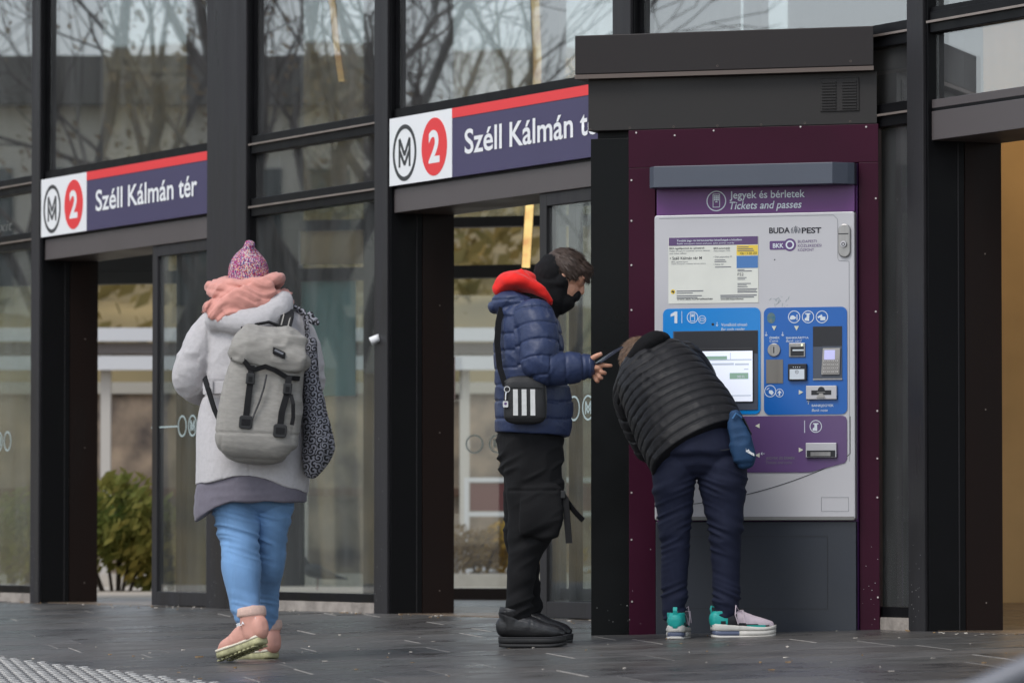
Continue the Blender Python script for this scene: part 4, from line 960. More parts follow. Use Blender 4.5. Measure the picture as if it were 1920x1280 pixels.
M_hair = mat('brown_hair', C(64, 49, 40), .6, 0, .25, 60); M_hair2 = mat('light_brown_hair', C(112, 88, 68), .55, 0, .3, 60)

def shoe(parent, M, mats_, kind):
    """foot frame: x to the toe, y to the side, z up, heel at x=0, about 0.28 long"""
    if kind == 'boot':
        up = [loft([(.0, 0, .07, .036, .05), (.04, 0, .07, .042, .055), (.10, 0, .062, .044, .05), (.16, 0, .05, .049, .036), (.215, 0, .045, .047, .03), (.25, 0, .04, .03, .022)], (0, 1, 0), 22, 4, 2.4), loft([(.045, 0, .05, .05, .047), (.043, 0, .09, .051, .05), (.04, 0, .128, .054, .054)], (1, 0, 0), 22, 4)]
    elif kind == 'hightop':
        up = [loft([(.01, 0, .085, .034, .04), (.05, 0, .09, .042, .05), (.11, 0, .088, .045, .05), (.165, 0, .076, .048, .040), (.215, 0, .068, .048, .034), (.248, 0, .063, .040, .028), (.262, 0, .060, .028, .02)], (0, 1, 0), 22, 4, 2.4), loft([(.055, 0, .07, .05, .042), (.052, 0, .12, .052, .045), (.047, 0, .158, .056, .05)], (1, 0, 0), 22, 4, round_ends=False)]
    else:
        up = [loft([(.012, 0, .075, .032, .04), (.05, 0, .08, .04, .045), (.11, 0, .078, .043, .043), (.17, 0, .066, .046, .034), (.22, 0, .058, .045, .028), (.255, 0, .053, .033, .022)], (0, 1, 0), 22, 4, 2.4), loft([(.05, 0, .07, .042, .038), (.045, 0, .12, .046, .04)], (1, 0, 0), 22, 4, round_ends=False)]
    me = union(up, .0042, 2, 'upper')
    co, no = verts(me); push(me, .0016 * ridge(co * np.array([60, 14, 30])) * np.exp(-((co[:, 0] - .14) / .04) ** 2) + .0006 * noise(co * 40))
    return me
SOLE = [(0, .018), (.008, .029), (.03, .036), (.07, .036), (.11, .038), (.15, .044), (.185, .050), (.215, .050), (.24, .044), (.26, .034), (.274, .020), (.279, .008)]
def sole_outline(): return [(x, -y) for x, y in SOLE] + [(x, y) for x, y in SOLE[::-1]]
def sole(zb, zt, grow=0.0, spring=.012, x0=0.0, x1=.28):
    """a moulded sole: rounded rim, toe lifting off the ground; zb and zt may be functions of x"""
    fb_ = zb if callable(zb) else (lambda x: zb); ft_ = zt if callable(zt) else (lambda x: zt); v = []; f = []; n = 10
    st = [p for p in SOLE if x0 <= p[0] <= x1]
    for x, w_ in st:
        lift = spring * max(0, (x - .19) / .09) ** 2 + .004 * max(0, (.03 - x) / .03) ** 2; b = fb_(x) + lift; t = ft_(x) + lift * .9; w2 = w_ * (1 + grow); X = (x - .14) * (1 + grow * .35) + .14
        for y, g in ((-.86, 0), (-.97, .15), (-1, .45), (-.985, .8), (-.93, 1), (.93, 1), (.985, .8), (1, .45), (.97, .15), (.86, 0)): v.append((X, y * w2, b + (t - b) * g))
    m = len(st)
    for i in range(m - 1):
        for j in range(n): f.append((i * n + j, i * n + (j + 1) % n, (i + 1) * n + (j + 1) % n, (i + 1) * n + j))
    f += [tuple(range(n - 1, -1, -1)), tuple(range((m - 1) * n, m * n))]
    return MB().add(v, f)

# pigeon
pgm = union([loft([(.0, 0, .16, .012, .012), (.02, 0, .155, .05, .045), (.09, 0, .145, .062, .055), (.17, 0, .12, .05, .04), (.25, 0, .10, .03, .016), (.33, 0, .085, .022, .006)], (0, 1, 0), 16, 4), loft([(.03, 0, .17, .03, .03), (.0, 0, .215, .026, .026), (-.012, 0, .245, .024, .024)], (0, 1, 0), 14, 4), loft([(-.02, 0, .248, .008, .007), (-.05, 0, .24, .003, .003)], (0, 1, 0), 8, 3)], .006, 2, 'body')
put('body', pgm, M_pig, pg)
for y in (-.02, .02): MB().tube([(.10, y, .1), (.10, y, .05), (.095, y, .0)], [.007, .005, .005], 6).build('leg', mat('pigeon_leg', C(110, 60, 56), .6), pg)

# ------------------------------------------------------------------ woman walking away with a backpack
WX, WY = -1.065, 20.3
W = person('person seen from behind in a pale grey coat, knit hat and blue jeans, walking', WX, WY)
W['off'] = [0, 0, 0]
M_coat = cloth('coat_wool', C(192, 189, 190), .95, .05, 90, .35, 420, .25)
M_tunic = cloth('tunic_jersey', C(112, 108, 118), .95, .06, 60, .2, 300, .2)
M_scarf = cloth('scarf_pink', C(212, 150, 138), .9, .06, 40, .3, 300, .3)
M_jean = cloth('blue_denim', C(110, 148, 190), .8, .2, 7, .25, 500, .1, stretch=(1, 1, .6))
body = union([loft([(0, 0, .72, .16, .1), (0, 0, 1.0, .14, .09), (0, 0, 1.3, .15, .08), (0, .01, 1.4, .1, .06)], (1, 0, 0), 16, 3), limb([(0, .01, 1.38, .05), (-.01, .03, 1.5, .05)]), ball((-.015, .05, 1.585), (.075, .09, .105)),
    limb([(-.07, .0, .72, .06), (-.046, -.03, .49, .045), (-.032, -.085, .33, .035), (-.010, -.132, .18, .028)]), limb([(.088, .03, .72, .06), (.074, .07, .5, .045), (.06, .14, .35, .035), (.049, .23, .17, .026)]),
    limb([(-.17, 0, 1.35, .045), (-.262, .03, 1.15, .04), (-.19, .24, 1.1, .03), (-.16, .31, 1.12, .03)]), limb([(.18, 0, 1.35, .045), (.225, .03, 1.14, .04), (.17, .25, 1.1, .03), (.14, .32, 1.12, .03)])], .012, 1, 'body')
put('body', body, M_skin, W)
# coat
cb = [((.02, 0, .72), (.02, 0, 1.42), .2), ((-.17, 0, 1.37), (-.262, .03, 1.16), .065), ((-.262, .03, 1.16), (-.19, .24, 1.10), .06), ((.19, 0, 1.37), (.225, .03, 1.15), .065), ((.225, .03, 1.15), (.17, .25, 1.10), .06)]
coat = union([loft([(.0, .01, .735, .232, .172), (.004, .01, .80, .234, .170), (.01, .01, .95, .232, .158), (.026, .0, 1.08, .214, .138), (.028, 0, 1.12, .208, .135), (.027, 0, 1.22, .208, .14), (.015, 0, 1.33, .198, .13), (.008, .0, 1.40, .15, .1), (0, .01, 1.45, .09, .08)], (1, 0, 0), 40, 5, 2.3, round_ends=False),
    limb([(-.15, .01, 1.365, .078), (-.208, .01, 1.28, .074), (-.252, .02, 1.185, .07), (-.245, .07, 1.13, .066), (-.2, .24, 1.1, .052)]), limb([(.16, .01, 1.365, .078), (.208, .01, 1.28, .072), (.232, .02, 1.17, .067), (.222, .07, 1.12, .063), (.17, .26, 1.1, .05)]),
    loft([(-.15, -.02, 1.375, .05, .035), (-.13, -.095, 1.40, .06, .045), (.0, -.135, 1.385, .06, .05), (.12, -.09, 1.43, .06, .045), (.13, .0, 1.47, .045, .04)], (0, .3, 1), 18, 5)], .0055, 2, 'coat')
co, no = verts(coat)
hem = np.exp(-((co[:, 2] - .76) / .12) ** 2); k, t, D = assign(co, cb)
d = .006 * noise(co * np.array([16, 16, 4])) * (k == 0) + .012 * hem * noise(co * np.array([11, 11, 2]) + 5) * (k == 0) + .005 * ridge(co * np.array([14, 14, 22]) + 2) * (k > 0) + .0008 * noise(co * 60) + .0045 * ridge((co @ np.array([[.9, 0, .4], [0, 1, 0], [-.4, 0, .9]])) * np.array([9, 9, 14]) + 11) * (k == 0) * (co[:, 2] > 1.1)
d += .006 * ridge((co @ np.array([[.8, 0, .6], [0, 1, 0], [-.6, 0, .8]])) * np.array([7, 7, 20])) * np.exp(-((co[:, 2] - 1.13) / .08) ** 2) * (k == 0)
for zz in (1.082, 1.138): d -= .005 * np.exp(-((co[:, 2] - zz) / .005) ** 2) * (k == 0)
d -= .004 * np.exp(-((co[:, 0] + .178 - .05 * (1.37 - co[:, 2])) / .006) ** 2) * (co[:, 2] > 1.12) * (co[:, 1] < 0)
d -= .0035 * np.exp(-(co[:, 0] - .0) ** 2 / .00002) * (co[:, 2] < 1.05) * (co[:, 1] < 0)
push(coat, d); co, no = verts(coat)
# the hem rises at the back and dips at the left
wt = np.clip((.95 - co[:, 2]) / .2, 0, 1) ** 1.5; co[:, 2] += wt * (.028 * np.cos(co[:, 0] * 11) - .012); coat.vertices.foreach_set('co', co.ravel()); coat.update()
cto = put('coat', coat, M_coat, W)
MB().strap([(-.19, -.10, 1.11), (-.16, -.135, 1.112), (-.10, -.152, 1.113), (-.02, -.16, 1.115)], .05, .008, (0, 0, 1)).build('belt', M_coat, cto, bevel=.002)
MB().strap([(-.155, -.148, 1.075), (-.155, -.152, 1.15)], .012, .006, (1, 0, 0)).build('belt_loop', M_coat, cto)
tun = union([loft([(.0, .01, .64, .225, .168), (0, .01, .72, .222, .163), (0, .01, .85, .2, .14)], (1, 0, 0), 40, 5, 2.3, round_ends=False)], .0055, 2, 'tunic')
co, no = verts(tun); wt = np.clip((.76 - co[:, 2]) / .12, 0, 1) * np.clip((-.06 - co[:, 0]) / .165, 0, 1) ** 1.6; co[:, 2] -= wt * .085 - .01 * np.clip((.76 - co[:, 2]) / .12, 0, 1); co[:, 0] -= wt * .006; tun.vertices.foreach_set('co', co.ravel()); tun.update(); co, no = verts(tun); push(tun, .006 * noise(co * np.array([14, 14, 3])) + .003 * ridge(co * np.array([12, 12, 26])))
put('tunic', tun, M_tunic, W)
# jeans: one garment, two legs
jn = union([loft([(0.012, .02, .68, .165, .11), (.012, .01, .8, .165, .12)], (1, 0, 0), 24, 4), loft([(-.075, .0, .70, .088, .095), (-.062, -.01, .60, .092, .094), (-.050, -.02, .54, .083, .085), (-.044, -.03, .49, .073, .078), (-.038, -.055, .40, .081, .088), (-.032, -.08, .34, .075, .08), (-.022, -.11, .26, .060, .062), (-.008, -.135, .185, .053, .055)], (1, 0, 0), 26, 5),
    loft([(.09, .03, .70, .085, .095), (.084, .045, .60, .080, .09), (.072, .07, .50, .064, .075), (.066, .11, .40, .066, .08), (.056, .17, .3, .054, .062), (.048, .245, .14, .045, .048)], (1, 0, 0), 26, 5)], .0046, 2, 'jeans')
co, no = verts(jn)
kn = np.exp(-((co[:, 2] - .505) / .06) ** 2); an = np.exp(-((co[:, 2] - .205) / .05) ** 2); th = np.exp(-((co[:, 2] - .62) / .05) ** 2)
sk = co.copy(); sk[:, 2] += .25 * co[:, 0] + .1 * co[:, 1]
sk[:, 2] += .012 * noise(co * 9)
push(jn, (.0085 * kn + .006 * an + .004 * th + .0012) * ridge(sk * np.array([5, 5, 44])) + .0045 * (kn + th) * ridge(sk * np.array([8, 8, 24]) + 7) + .003 * noise(co * 11) - .0018 * np.exp(-((co[:, 0] - np.where(co[:, 1] < co[:, 2] * 0 + .03, -.105 + .1 * (.7 - co[:, 2]), .15)) / .004) ** 2))
put('jeans', jn, M_jean, W)
# scarf and hat
r6 = random.Random(6)
sc_parts = []
for i, (z, r1, r2_, th_, tilt) in enumerate(((1.455, .15, .13, .042, .10), (1.50, .135, .12, .04, -.12), (1.54, .115, .11, .036, .06), (1.478, .148, .132, .03, -.25))):
    pts = [(r1 * math.cos(a) - .012, r2_ * math.sin(a) + .015, z + tilt * r1 * math.cos(a) + .012 * math.sin(2 * a + i), .024, th_) for a in np.linspace(0, 2 * math.pi, 15)]
    sc_parts.append(loft(pts, (0, 0, 1), 12, 3))
sc_parts.append(loft([(.08, -.11, 1.53, .012, .04), (-.02, -.15, 1.47, .012, .05), (-.12, -.145, 1.425, .010, .045), (-.17, -.12, 1.452, .006, .03)], (0, 1, 0), 12, 4))
sc_parts.append(loft([(-.05, -.15, 1.46, .01, .04), (-.085, -.158, 1.41, .008, .028)], (0, 1, 0), 12, 4))
sf = union(sc_parts, .0045, 2, 'scarf'); co, no = verts(sf)
sk = co.copy(); sk[:, 2] = co[:, 2] - .35 * co[:, 0] + .05 * np.sin(co[:, 0] * 18); push(sf, .008 * ridge(sk * np.array([5, 5, 34])) + .0025 * ridge(sk * np.array([9, 9, 58]) + 4) + .002 * noise(co * 40)); sfo = put('scarf', sf, M_scarf, W)
mb = MB()
for i in range(60):
    x, z = (-.185 + i * .0009, 1.43 + i * .0012) if i < 30 else (-.11 + (i - 30) * .0016, 1.405 - (i - 30) * .0007)
    mb.tube([(x, -.135 - (.02 if i >= 30 else 0), z), (x - .008 + r6.gauss(0, .003), -.14 - (.02 if i >= 30 else 0), z - .012 - r6.random() * .008)], [.0012, .0006], 4)
mb.build('fringe', M_scarf, sfo)
hat = union([loft([(-.015, .045, 1.50, .084, .092), (-.015, .045, 1.56, .083, .093), (-.015, .042, 1.605, .080, .089), (-.015, .04, 1.64, .069, .077), (-.014, .036, 1.665, .048, .055), (-.012, .03, 1.685, .027, .03), (-.009, .024, 1.703, .021, .022)], (1, 0, 0), 30, 5)], .005, 1, 'hat')
co, no = verts(hat); ang = np.arctan2(co[:, 0] + .015, -(co[:, 1] - .045)); push(hat, .0022 * np.abs(np.sin(ang * 22)) + .001 * noise(co * 90))
M_hat = bpy.data.materials.new('hat_yarn'); M_hat.use_nodes = True; n_ = M_hat.node_tree.nodes; l_ = M_hat.node_tree.links; pb = n_['Principled BSDF']; pb.inputs['Roughness'].default_value = .95
tc = n_.new('ShaderNodeTexCoord'); mp = n_.new('ShaderNodeMapping'); mp.inputs['Scale'].default_value = (260, 260, 190); vo = n_.new('ShaderNodeTexVoronoi'); vo.inputs['Scale'].default_value = 1.0
cr = n_.new('ShaderNodeValToRGB'); cr.color_ramp.interpolation = 'CONSTANT'; els = cr.color_ramp.elements
for i, c in enumerate(((168, 52, 112), (186, 168, 176), (76, 62, 108), (176, 96, 138), (192, 176, 170), (128, 34, 80), (104, 94, 136), (196, 140, 110))):
    e_ = els[i] if i < 2 else els.new(i / 8); e_.position = i / 8; e_.color = (*C(*c), 1)
sp = n_.new('ShaderNodeSeparateColor'); l_.new(tc.outputs['Object'], mp.inputs[0]); l_.new(mp.outputs[0], vo.inputs['Vector']); l_.new(vo.outputs['Color'], sp.inputs[0]); l_.new(sp.outputs[0], cr.inputs[0]); l_.new(cr.outputs[0], pb.inputs['Base Color'])
put('knit_hat', hat, M_hat, W)
# boots
M_boot = mat('boot_leather', C(206, 152, 136), .6, 0, .06, 20, .12, 160); M_bsole = mat('boot_sole', C(166, 163, 124), .6, 0, .3, 30, .2, 60); M_bsoleb = mat('sole_edge', C(222, 214, 194), .6); M_cuff = cloth('boot_cuff', C(222, 190, 176), .95, .08, 120, .6, 300)
def boots(px, py, pz, yaw, pitch, text):
    Mx = Matrix.Translation((px, py, pz)) @ Matrix.Rotation(yaw, 4, 'Z') @ Matrix.Rotation(pitch, 4, 'Y')
    me = shoe(W, Mx, None, 'boot'); o = put('boot', me, M_boot, W, Mx)
    sole(.0, .025, .05).build('sole', M_bsole, o, smooth=True); sole(.0252, .037, .08).build('welt', M_bsoleb, o, smooth=True)
    mb = MB()
    for i in range(9):
        for s_ in (-1, 1): mb.box(.02 + i * .028, .036 + i * .028, s_ * .012 if s_ > 0 else -.038, .038 if s_ > 0 else -.012, -.006, -.0002)
    mb.build('tread', M_bsole, o)
    v, f = loft([(.042, 0, .122, .054, .054), (.041, 0, .13, .060, .060), (.04, 0, .146, .061, .061), (.039, 0, .16, .058, .058)], (1, 0, 0), 24, 5, round_ends=False)
    cf = MB().add(v, f).build('cuff', M_cuff, o, smooth=True)
    if text:                                              # lettering along the side and back of the shaft
        T = Matrix(((0, -1, 0, -.012), (1, 0, 0, .0), (0, 0, 1, 0), (0, 0, 0, 1)))
        lettering('FILA', -.028, .022, .096, .014, 0, M_white, o, M=Matrix.Translation((-.0085, 0, 0)) @ Matrix.Rotation(R(-90), 4, 'Z'), bold=.04, name='boot_lettering')
        lettering('FILA', .03, .08, .092, .013, 0, M_white, o, M=Matrix.Translation((0, .0555, 0)) @ Matrix.Rotation(R(180), 4, 'Z') @ Matrix.Translation((-.11, 0, 0)), bold=.04, name='boot_lettering')
    mb = MB()
    for i in range(5): mb.tube([(.10 + i * .014, -.025, .125 - i * .014), (.112 + i * .014, 0, .128 - i * .013), (.10 + i * .014, .025, .125 - i * .014)], .003, 5)
    mb.build('laces', M_cuff, o)
boots(.062, -.215, .077, R(132.5), R(15.5), True)
boots(.082, .22, .008, R(124), R(3), False)

# backpack, carried on the back
MBP = Matrix.Translation((WX - .04, WY - .165, ground_z(WX, WY))) @ Matrix.Rotation(R(5), 4, 'Y') @ Matrix.Translation((0, 0, .85)) @ Matrix.Diagonal((1, 1, .9, 1)) @ Matrix.Translation((0, 0, -.85))
BP = thing('backpack', 'grey roll-top backpack with black straps on the back of the walking person', 'backpack', MBP, (0, 0, .85)); BP['off'] = [0, 0, 0]; BP.matrix_world = MBP
M_pack = cloth('backpack_canvas', C(150, 147, 141), .9, .1, 30, .3, 300, .05, stretch=(1, 1, 3)); M_web = mat('black_webbing', C(17, 17, 19), .6, 0, .1, 80, .2, 200, spec=.25); M_buck = mat('black_buckle', C(20, 20, 22), .35)
pk = union([loft([(-.005, -.07, .865, .13, .075), (-.006, -.085, .90, .162, .092), (0, -.085, 1.0, .166, .095), (.006, -.08, 1.12, .160, .092), (.012, -.075, 1.24, .152, .085), (.016, -.07, 1.32, .14, .075)], (1, 0, 0), 36, 5, 3.2)], .006, 2, 'pack_body')
co, no = verts(pk); push(pk, .005 * noise(co * 8) + .004 * ridge(co * np.array([7, 7, 15])) - .004 * np.exp(-((co[:, 2] - .935 - .06 * co[:, 0]) / .005) ** 2) - .003 * np.exp(-((np.abs(co[:, 0]) - .14) / .005) ** 2))
put('pack_body', pk, M_pack, BP)
lid = union([loft([(.012, -.155, 1.245, .135, .022), (.016, -.152, 1.29, .150, .032), (.02, -.12, 1.345, .145, .046), (.02, -.06, 1.385, .125, .036), (.02, -.01, 1.378, .11, .03)], (1, 0, 0), 30, 5, 2.6), ball((-.11, -.12, 1.285), (.04, .05, .045)), ball((.15, -.10, 1.275), (.03, .05, .04))], .006, 2, 'lid')
co, no = verts(lid); push(lid, .010 * ridge(co * np.array([7, 7, 15]) + 1) + .005 * ridge(co * np.array([17, 17, 26]) + 6)); ld = put('lid', lid, M_pack, BP)
MB().strap([(-.13, -.15, 1.268), (-.08, -.178, 1.255), (-.055, -.18, 1.225), (-.03, -.184, 1.218), (.01, -.186, 1.235), (.05, -.186, 1.222), (.10, -.176, 1.195), (.15, -.15, 1.195)], .022, .006, (0, -.2, 1)).build('lid_hem', M_web, ld)
for x, z0, z1 in ((-.045, .985, 1.235), (.107, .96, 1.205)):
    sx = x * .92
    b = MB().strap([(x, -.176, z1), (x, -.184, z1 - .08), (sx - .006, -.186, z0 + .08), (sx - .008, -.184, z0)], .026, .005, (1, 0, 0)).build('strap', M_web, BP)
    MB().box(x - .018, x + .018, -.196, -.184, z1 - .085, z1 - .035).build('buckle', M_buck, b, bevel=.004); MB().box(x - .008, x + .008, -.199, -.1965, z1 - .075, z1 - .05).build('clip', M_web, b, bevel=.002)
    pd = MB().plate(rrect(sx - .034, sx + .02, z0 - .035, z0 + .025, .012), -.180, -.190).build('strap_anchor', M_buck, BP, bevel=.003); MB().plate(rrect(sx - .024, sx + .012, z0 - .02, z0 + .01, .004), -.190, -.193).build('anchor_plate', M_web, pd, bevel=.001)
MB().strap([(.122, -.188, 1.12), (.135, -.196, 1.08), (.14, -.192, 1.02), (.137, -.19, .985)], .016, .004, (1, 0, 0)).build('strap_tail', M_web, BP)
MB().tube([(.018, -.188, 1.20), (.012, -.19, 1.14), (0, -.191, 1.08), (-.014, -.19, 1.03), (-.022, -.19, 1.0)], .004, 6).build('cord', mat('pack_cord', C(60, 60, 62), .7, 0, .6, 90), BP)
lb_ = MB().plate([(.035, 1.295), (.085, 1.275), (.085, 1.305), (.035, 1.325)], -.165, -.198).build('logo_patch', M_web, ld, bevel=.002); MB().stroke([(.042, 1.312), (.078, 1.297)], .009, -.198, -.1995).build('patch_print', M_inkg, ld)
MB().tube([(-.07, -.05, 1.385), (-.05, -.045, 1.425), (0, -.04, 1.44), (.05, -.04, 1.425), (.07, -.04, 1.39)], .007, 8).build('handle', M_web, BP)
for s_, p in ((1, [(.055, -.03, 1.385), (.065, -.02, 1.43), (.07, .01, 1.475), (.065, .06, 1.50), (.055, .12, 1.49)]), (-1, [(-.06, -.03, 1.375), (-.09, -.0, 1.41), (-.12, .03, 1.435), (-.15, .07, 1.45), (-.16, .12, 1.44)])):
    sh_ = MB().strap(p, .055, .012, (1, 0, .3 * s_)).build('shoulder_strap', M_web, BP, bevel=.003); MB().strap([Vector(q) + Vector((.014, -.008, .002)) for q in p], .005, .003, (1, 0, .3 * s_)).build('piping', M_pack, sh_)
    MB().strap([Vector(q) + Vector((-.014, -.008, .002)) for q in p], .005, .003, (1, 0, .3 * s_)).build('piping', M_pack, sh_)
MB().strap([(-.150, -.04, .955), (-.19, -.01, 1.03), (-.225, .02, 1.12), (-.245, .06, 1.17)], .028, .005, (.6, -.8, .3)).build('side_strap', M_web, BP)

# patterned tote bag on the far shoulder
TG = thing('tote_bag', 'black swirl patterned sling bag hanging from the walking person\'s shoulder', 'bag', Matrix.Translation((WX + .25, WY - .09, ground_z(WX, WY))), (0, 0, .76)); TG['off'] = [0, 0, 0]; TG.matrix_world = Matrix.Translation((WX + .25, WY - .09, ground_z(WX, WY)))
M_swirl = bpy.data.materials.new('swirl_fabric'); M_swirl.use_nodes = True; n_ = M_swirl.node_tree.nodes; l_ = M_swirl.node_tree.links; pb = n_['Principled BSDF']; pb.inputs['Roughness'].default_value = .8
tc = n_.new('ShaderNodeTexCoord'); mp = n_.new('ShaderNodeMapping'); mp.inputs['Scale'].default_value = (38, 0.01, 38); vo = n_.new('ShaderNodeTexVoronoi'); vo.inputs['Scale'].default_value = 1.0; vo.inputs['Randomness'].default_value = .55
l_.new(tc.outputs['Object'], mp.inputs[0]); l_.new(mp.outputs[0], vo.inputs['Vector'])
sb = n_.new('ShaderNodeVectorMath'); sb.operation = 'SUBTRACT'; l_.new(mp.outputs[0], sb.inputs[0]); l_.new(vo.outputs['Position'], sb.inputs[1])
sx_ = n_.new('ShaderNodeSeparateXYZ'); l_.new(sb.outputs[0], sx_.inputs[0]); at = n_.new('ShaderNodeMath'); at.operation = 'ARCTAN2'; l_.new(sx_.outputs['Z'], at.inputs[0]); l_.new(sx_.outputs['X'], at.inputs[1])
mm = n_.new('ShaderNodeMath'); mm.operation = 'MULTIPLY_ADD'; mm.inputs[1].default_value = 15.0; l_.new(vo.outputs['Distance'], mm.inputs[0]); l_.new(at.outputs[0], mm.inputs[2])
si = n_.new('ShaderNodeMath'); si.operation = 'SINE'; l_.new(mm.outputs[0], si.inputs[0]); cr = n_.new('ShaderNodeValToRGB'); cr.color_ramp.interpolation = 'LINEAR'; cr.color_ramp.elements[0].position = .42; cr.color_ramp.elements[1].position = .58
cr.color_ramp.elements[0].color = (*C(24, 24, 28), 1); cr.color_ramp.elements[1].color = (*C(140, 140, 148), 1); mr = n_.new('ShaderNodeMapRange'); mr.inputs[1].default_value = -1; mr.inputs[2].default_value = 1
l_.new(si.outputs[0], mr.inputs[0]); l_.new(mr.outputs[0], cr.inputs[0]); l_.new(cr.outputs[0], pb.inputs['Base Color'])
tb = union([loft([(-.005, .02, 1.30, .02, .05), (-.002, .01, 1.15, .03, .06), (.012, 0, 1.05, .045, .07), (.025, -.01, .95, .056, .08), (.028, -.01, .87, .064, .085), (.008, -.01, .80, .05, .07), (-.008, 0, .78, .028, .05)], (1, 0, 0), 24, 5)], .0055, 2, 'bag_body'); co, no = verts(tb); push(tb, .005 * ridge(co * np.array([16, 16, 8])) + .003 * noise(co * 30)); put('bag_body', tb, M_swirl, TG)
MB().strap([(-.012, .0, 1.28), (-.02, .0, 1.36), (-.035, .03, 1.42), (-.07, .07, 1.44)], .03, .01, (.4, -.9, 0)).build('bag_strap', M_swirl, TG)
kn_ = union([ball((.008, -.03, 1.385), (.022, .016, .016)), ball((-.004, -.03, 1.405), (.016, .012, .018)), ball((.02, -.035, 1.375), (.014, .01, .012))], .004, 1, 'knot'); put('knot', kn_, M_swirl, TG)

# ------------------------------------------------------------------ young person in a navy puffer jacket looking at a phone
YX, YY = .088, 20.95
Yp = person('person in navy puffer jacket and black cargo trousers standing and looking at a phone', YX, YY); Yp['off'] = [0, 0, 0]
M_puff = mat('navy_nylon', C(44, 56, 88), .48, 0, .1, 12, .22, 60, spec=.4, rvar=.08); M_cargo = cloth('black_cotton', C(15, 15, 17), .85, .2, 12, .25, 300); M_snood = cloth('black_fleece', C(18, 18, 20), .95, .15, 60, .3, 300)
M_rhood = cloth('red_fleece', C(226, 40, 34), .9, .05, 40, .25, 260, .2); M_bleather = mat('black_leather', C(27, 27, 29), .38, 0, .12, 20, .1, 160, rvar=.08); M_bsol = mat('black_rubber', C(24, 24, 25), .6, 0, .1, 30)
hr = Matrix.Translation((.128, 0, 1.548)) @ Matrix.Rotation(R(26), 4, 'Y') @ Matrix.Diagonal((.94, .96, .95, 1))                        # head bowed to the phone
def hp(x, y, z): return tuple(hr @ Vector((x, y, z)))
head = [ball(hp(-.012, 0, .035), (.098, .076, .095), hr), ball(hp(.03, 0, -.035), (.062, .058, .075), hr), ball(hp(.05, 0, -.075), (.038, .04, .032), hr), ball(hp(.062, 0, .03), (.034, .055, .045), hr), ball(hp(.097, 0, -.018), (.016, .012, .012), hr), loft([(*hp(.086, 0, .022), .008, .008), (*hp(.1, 0, -.014), .012, .012)], (0, 1, 0), 10, 3), ball(hp(.087, 0, -.052), (.014, .022, .008), hr), ball(hp(.086, 0, -.065), (.013, .02, .008), hr),
        ball(hp(-.005, -.076, -.01), (.018, .008, .03), hr), ball(hp(-.005, .076, -.01), (.018, .008, .03), hr), ball(hp(.08, -.03, .042), (.012, .022, .007), hr), ball(hp(.08, .03, .042), (.012, .022, .007), hr)]
# right hand: palm and five fingers round the phone
ph0, ph1 = Vector((.262, -.235, 1.182)), Vector((.352, -.150, 1.247))      # phone axis
HB = Vector((.222, -.205, 1.170))
def hd1(p): return (HB.x + (p[0] - .245) * .86, HB.y + (p[1] + .203) * .86, HB.z + (p[2] - 1.172) * .86, *[r * .9 for r in p[3:]])
hand = [limb([hd1(q) for q in c_], 14, 4) for c_ in (
    [(.19, -.205, 1.168, .03), (.245, -.203, 1.172, .027, .022), (.265, -.203, 1.175, .036, .02), (.292, -.202, 1.172, .038, .018), (.312, -.200, 1.168, .03, .015)],
    [(.258, -.218, 1.196, .014), (.276, -.232, 1.214, .0125), (.298, -.238, 1.226, .0118), (.316, -.236, 1.233, .0098)],       # thumb on the near edge
    [(.300, -.216, 1.180, .0115), (.326, -.228, 1.180, .0108), (.350, -.222, 1.178, .0098), (.365, -.208, 1.178, .0085)],       # index under the phone
    [(.300, -.212, 1.158, .0115), (.322, -.224, 1.146, .0108), (.336, -.210, 1.142, .0098), (.330, -.192, 1.146, .0085)],
    [(.294, -.208, 1.140, .011), (.310, -.220, 1.122, .0102), (.320, -.206, 1.118, .0092), (.314, -.190, 1.124, .008)],
    [(.282, -.204, 1.130, .010), (.294, -.214, 1.106, .0092), (.302, -.202, 1.102, .0082), (.298, -.188, 1.108, .0072)])]
lh = [limb([(.06, .17, 1.03, .028), (.085, .165, .98, .03, .018), (.1, .16, .95, .03, .015)], 14, 4)] + [limb([(.10 - .01 * i, .15 + .012 * i, .95, .010), (.11 - .01 * i, .15 + .012 * i, .925, .009), (.112 - .01 * i, .145 + .012 * i, .905, .008)], 10, 3) for i in range(4)] + [limb([(.10, .145, .985, .011), (.115, .135, .965, .010), (.12, .132, .95, .008)], 10, 3)]
bd = union([loft([(0, 0, .8, .09, .12), (0, 0, 1.1, .08, .12), (-.02, 0, 1.35, .08, .13), (.0, 0, 1.43, .05, .06), (.06, 0, 1.46, .048, .05), (.11, 0, 1.5, .05, .05)], (1, 0, 0), 18, 4), limb([(.01, -.16, 1.35, .04), (.008, -.225, 1.16, .035), (.12, -.215, 1.165, .03), (.20, -.206, 1.17, .024)]), limb([(.01, .16, 1.35, .04), (-.02, .225, 1.16, .035), (.02, .2, 1.09, .03), (.06, .17, 1.03, .026)]),
    limb([(0, -.085, .84, .06), (.0, -.09, .55, .045), (-.036, -.09, .39, .035), (-.055, -.09, .28, .03), (-.057, -.09, .13, .028)]), limb([(0, .085, .84, .06), (-.034, .145, .53, .045), (-.03, .26, .32, .035), (-.012, .36, .14, .03)])] + head + hand + lh, .0036, 1, 'body')
ybo = put('body', bd, M_skin, Yp)
for s_ in (-1, 1):
    MB().add(*ball(hp(.076, .031 * s_, .022), (.011, .012, .011), hr, 12)).build('eye', mat('eye_white', (.75, .74, .72), .2), ybo, smooth=True); MB().add(*ball(hp(.0835, .031 * s_, .021), (.005, .0055, .0055), hr, 10)).build('iris', mat('iris_brown', C(50, 34, 24), .2), ybo, smooth=True)
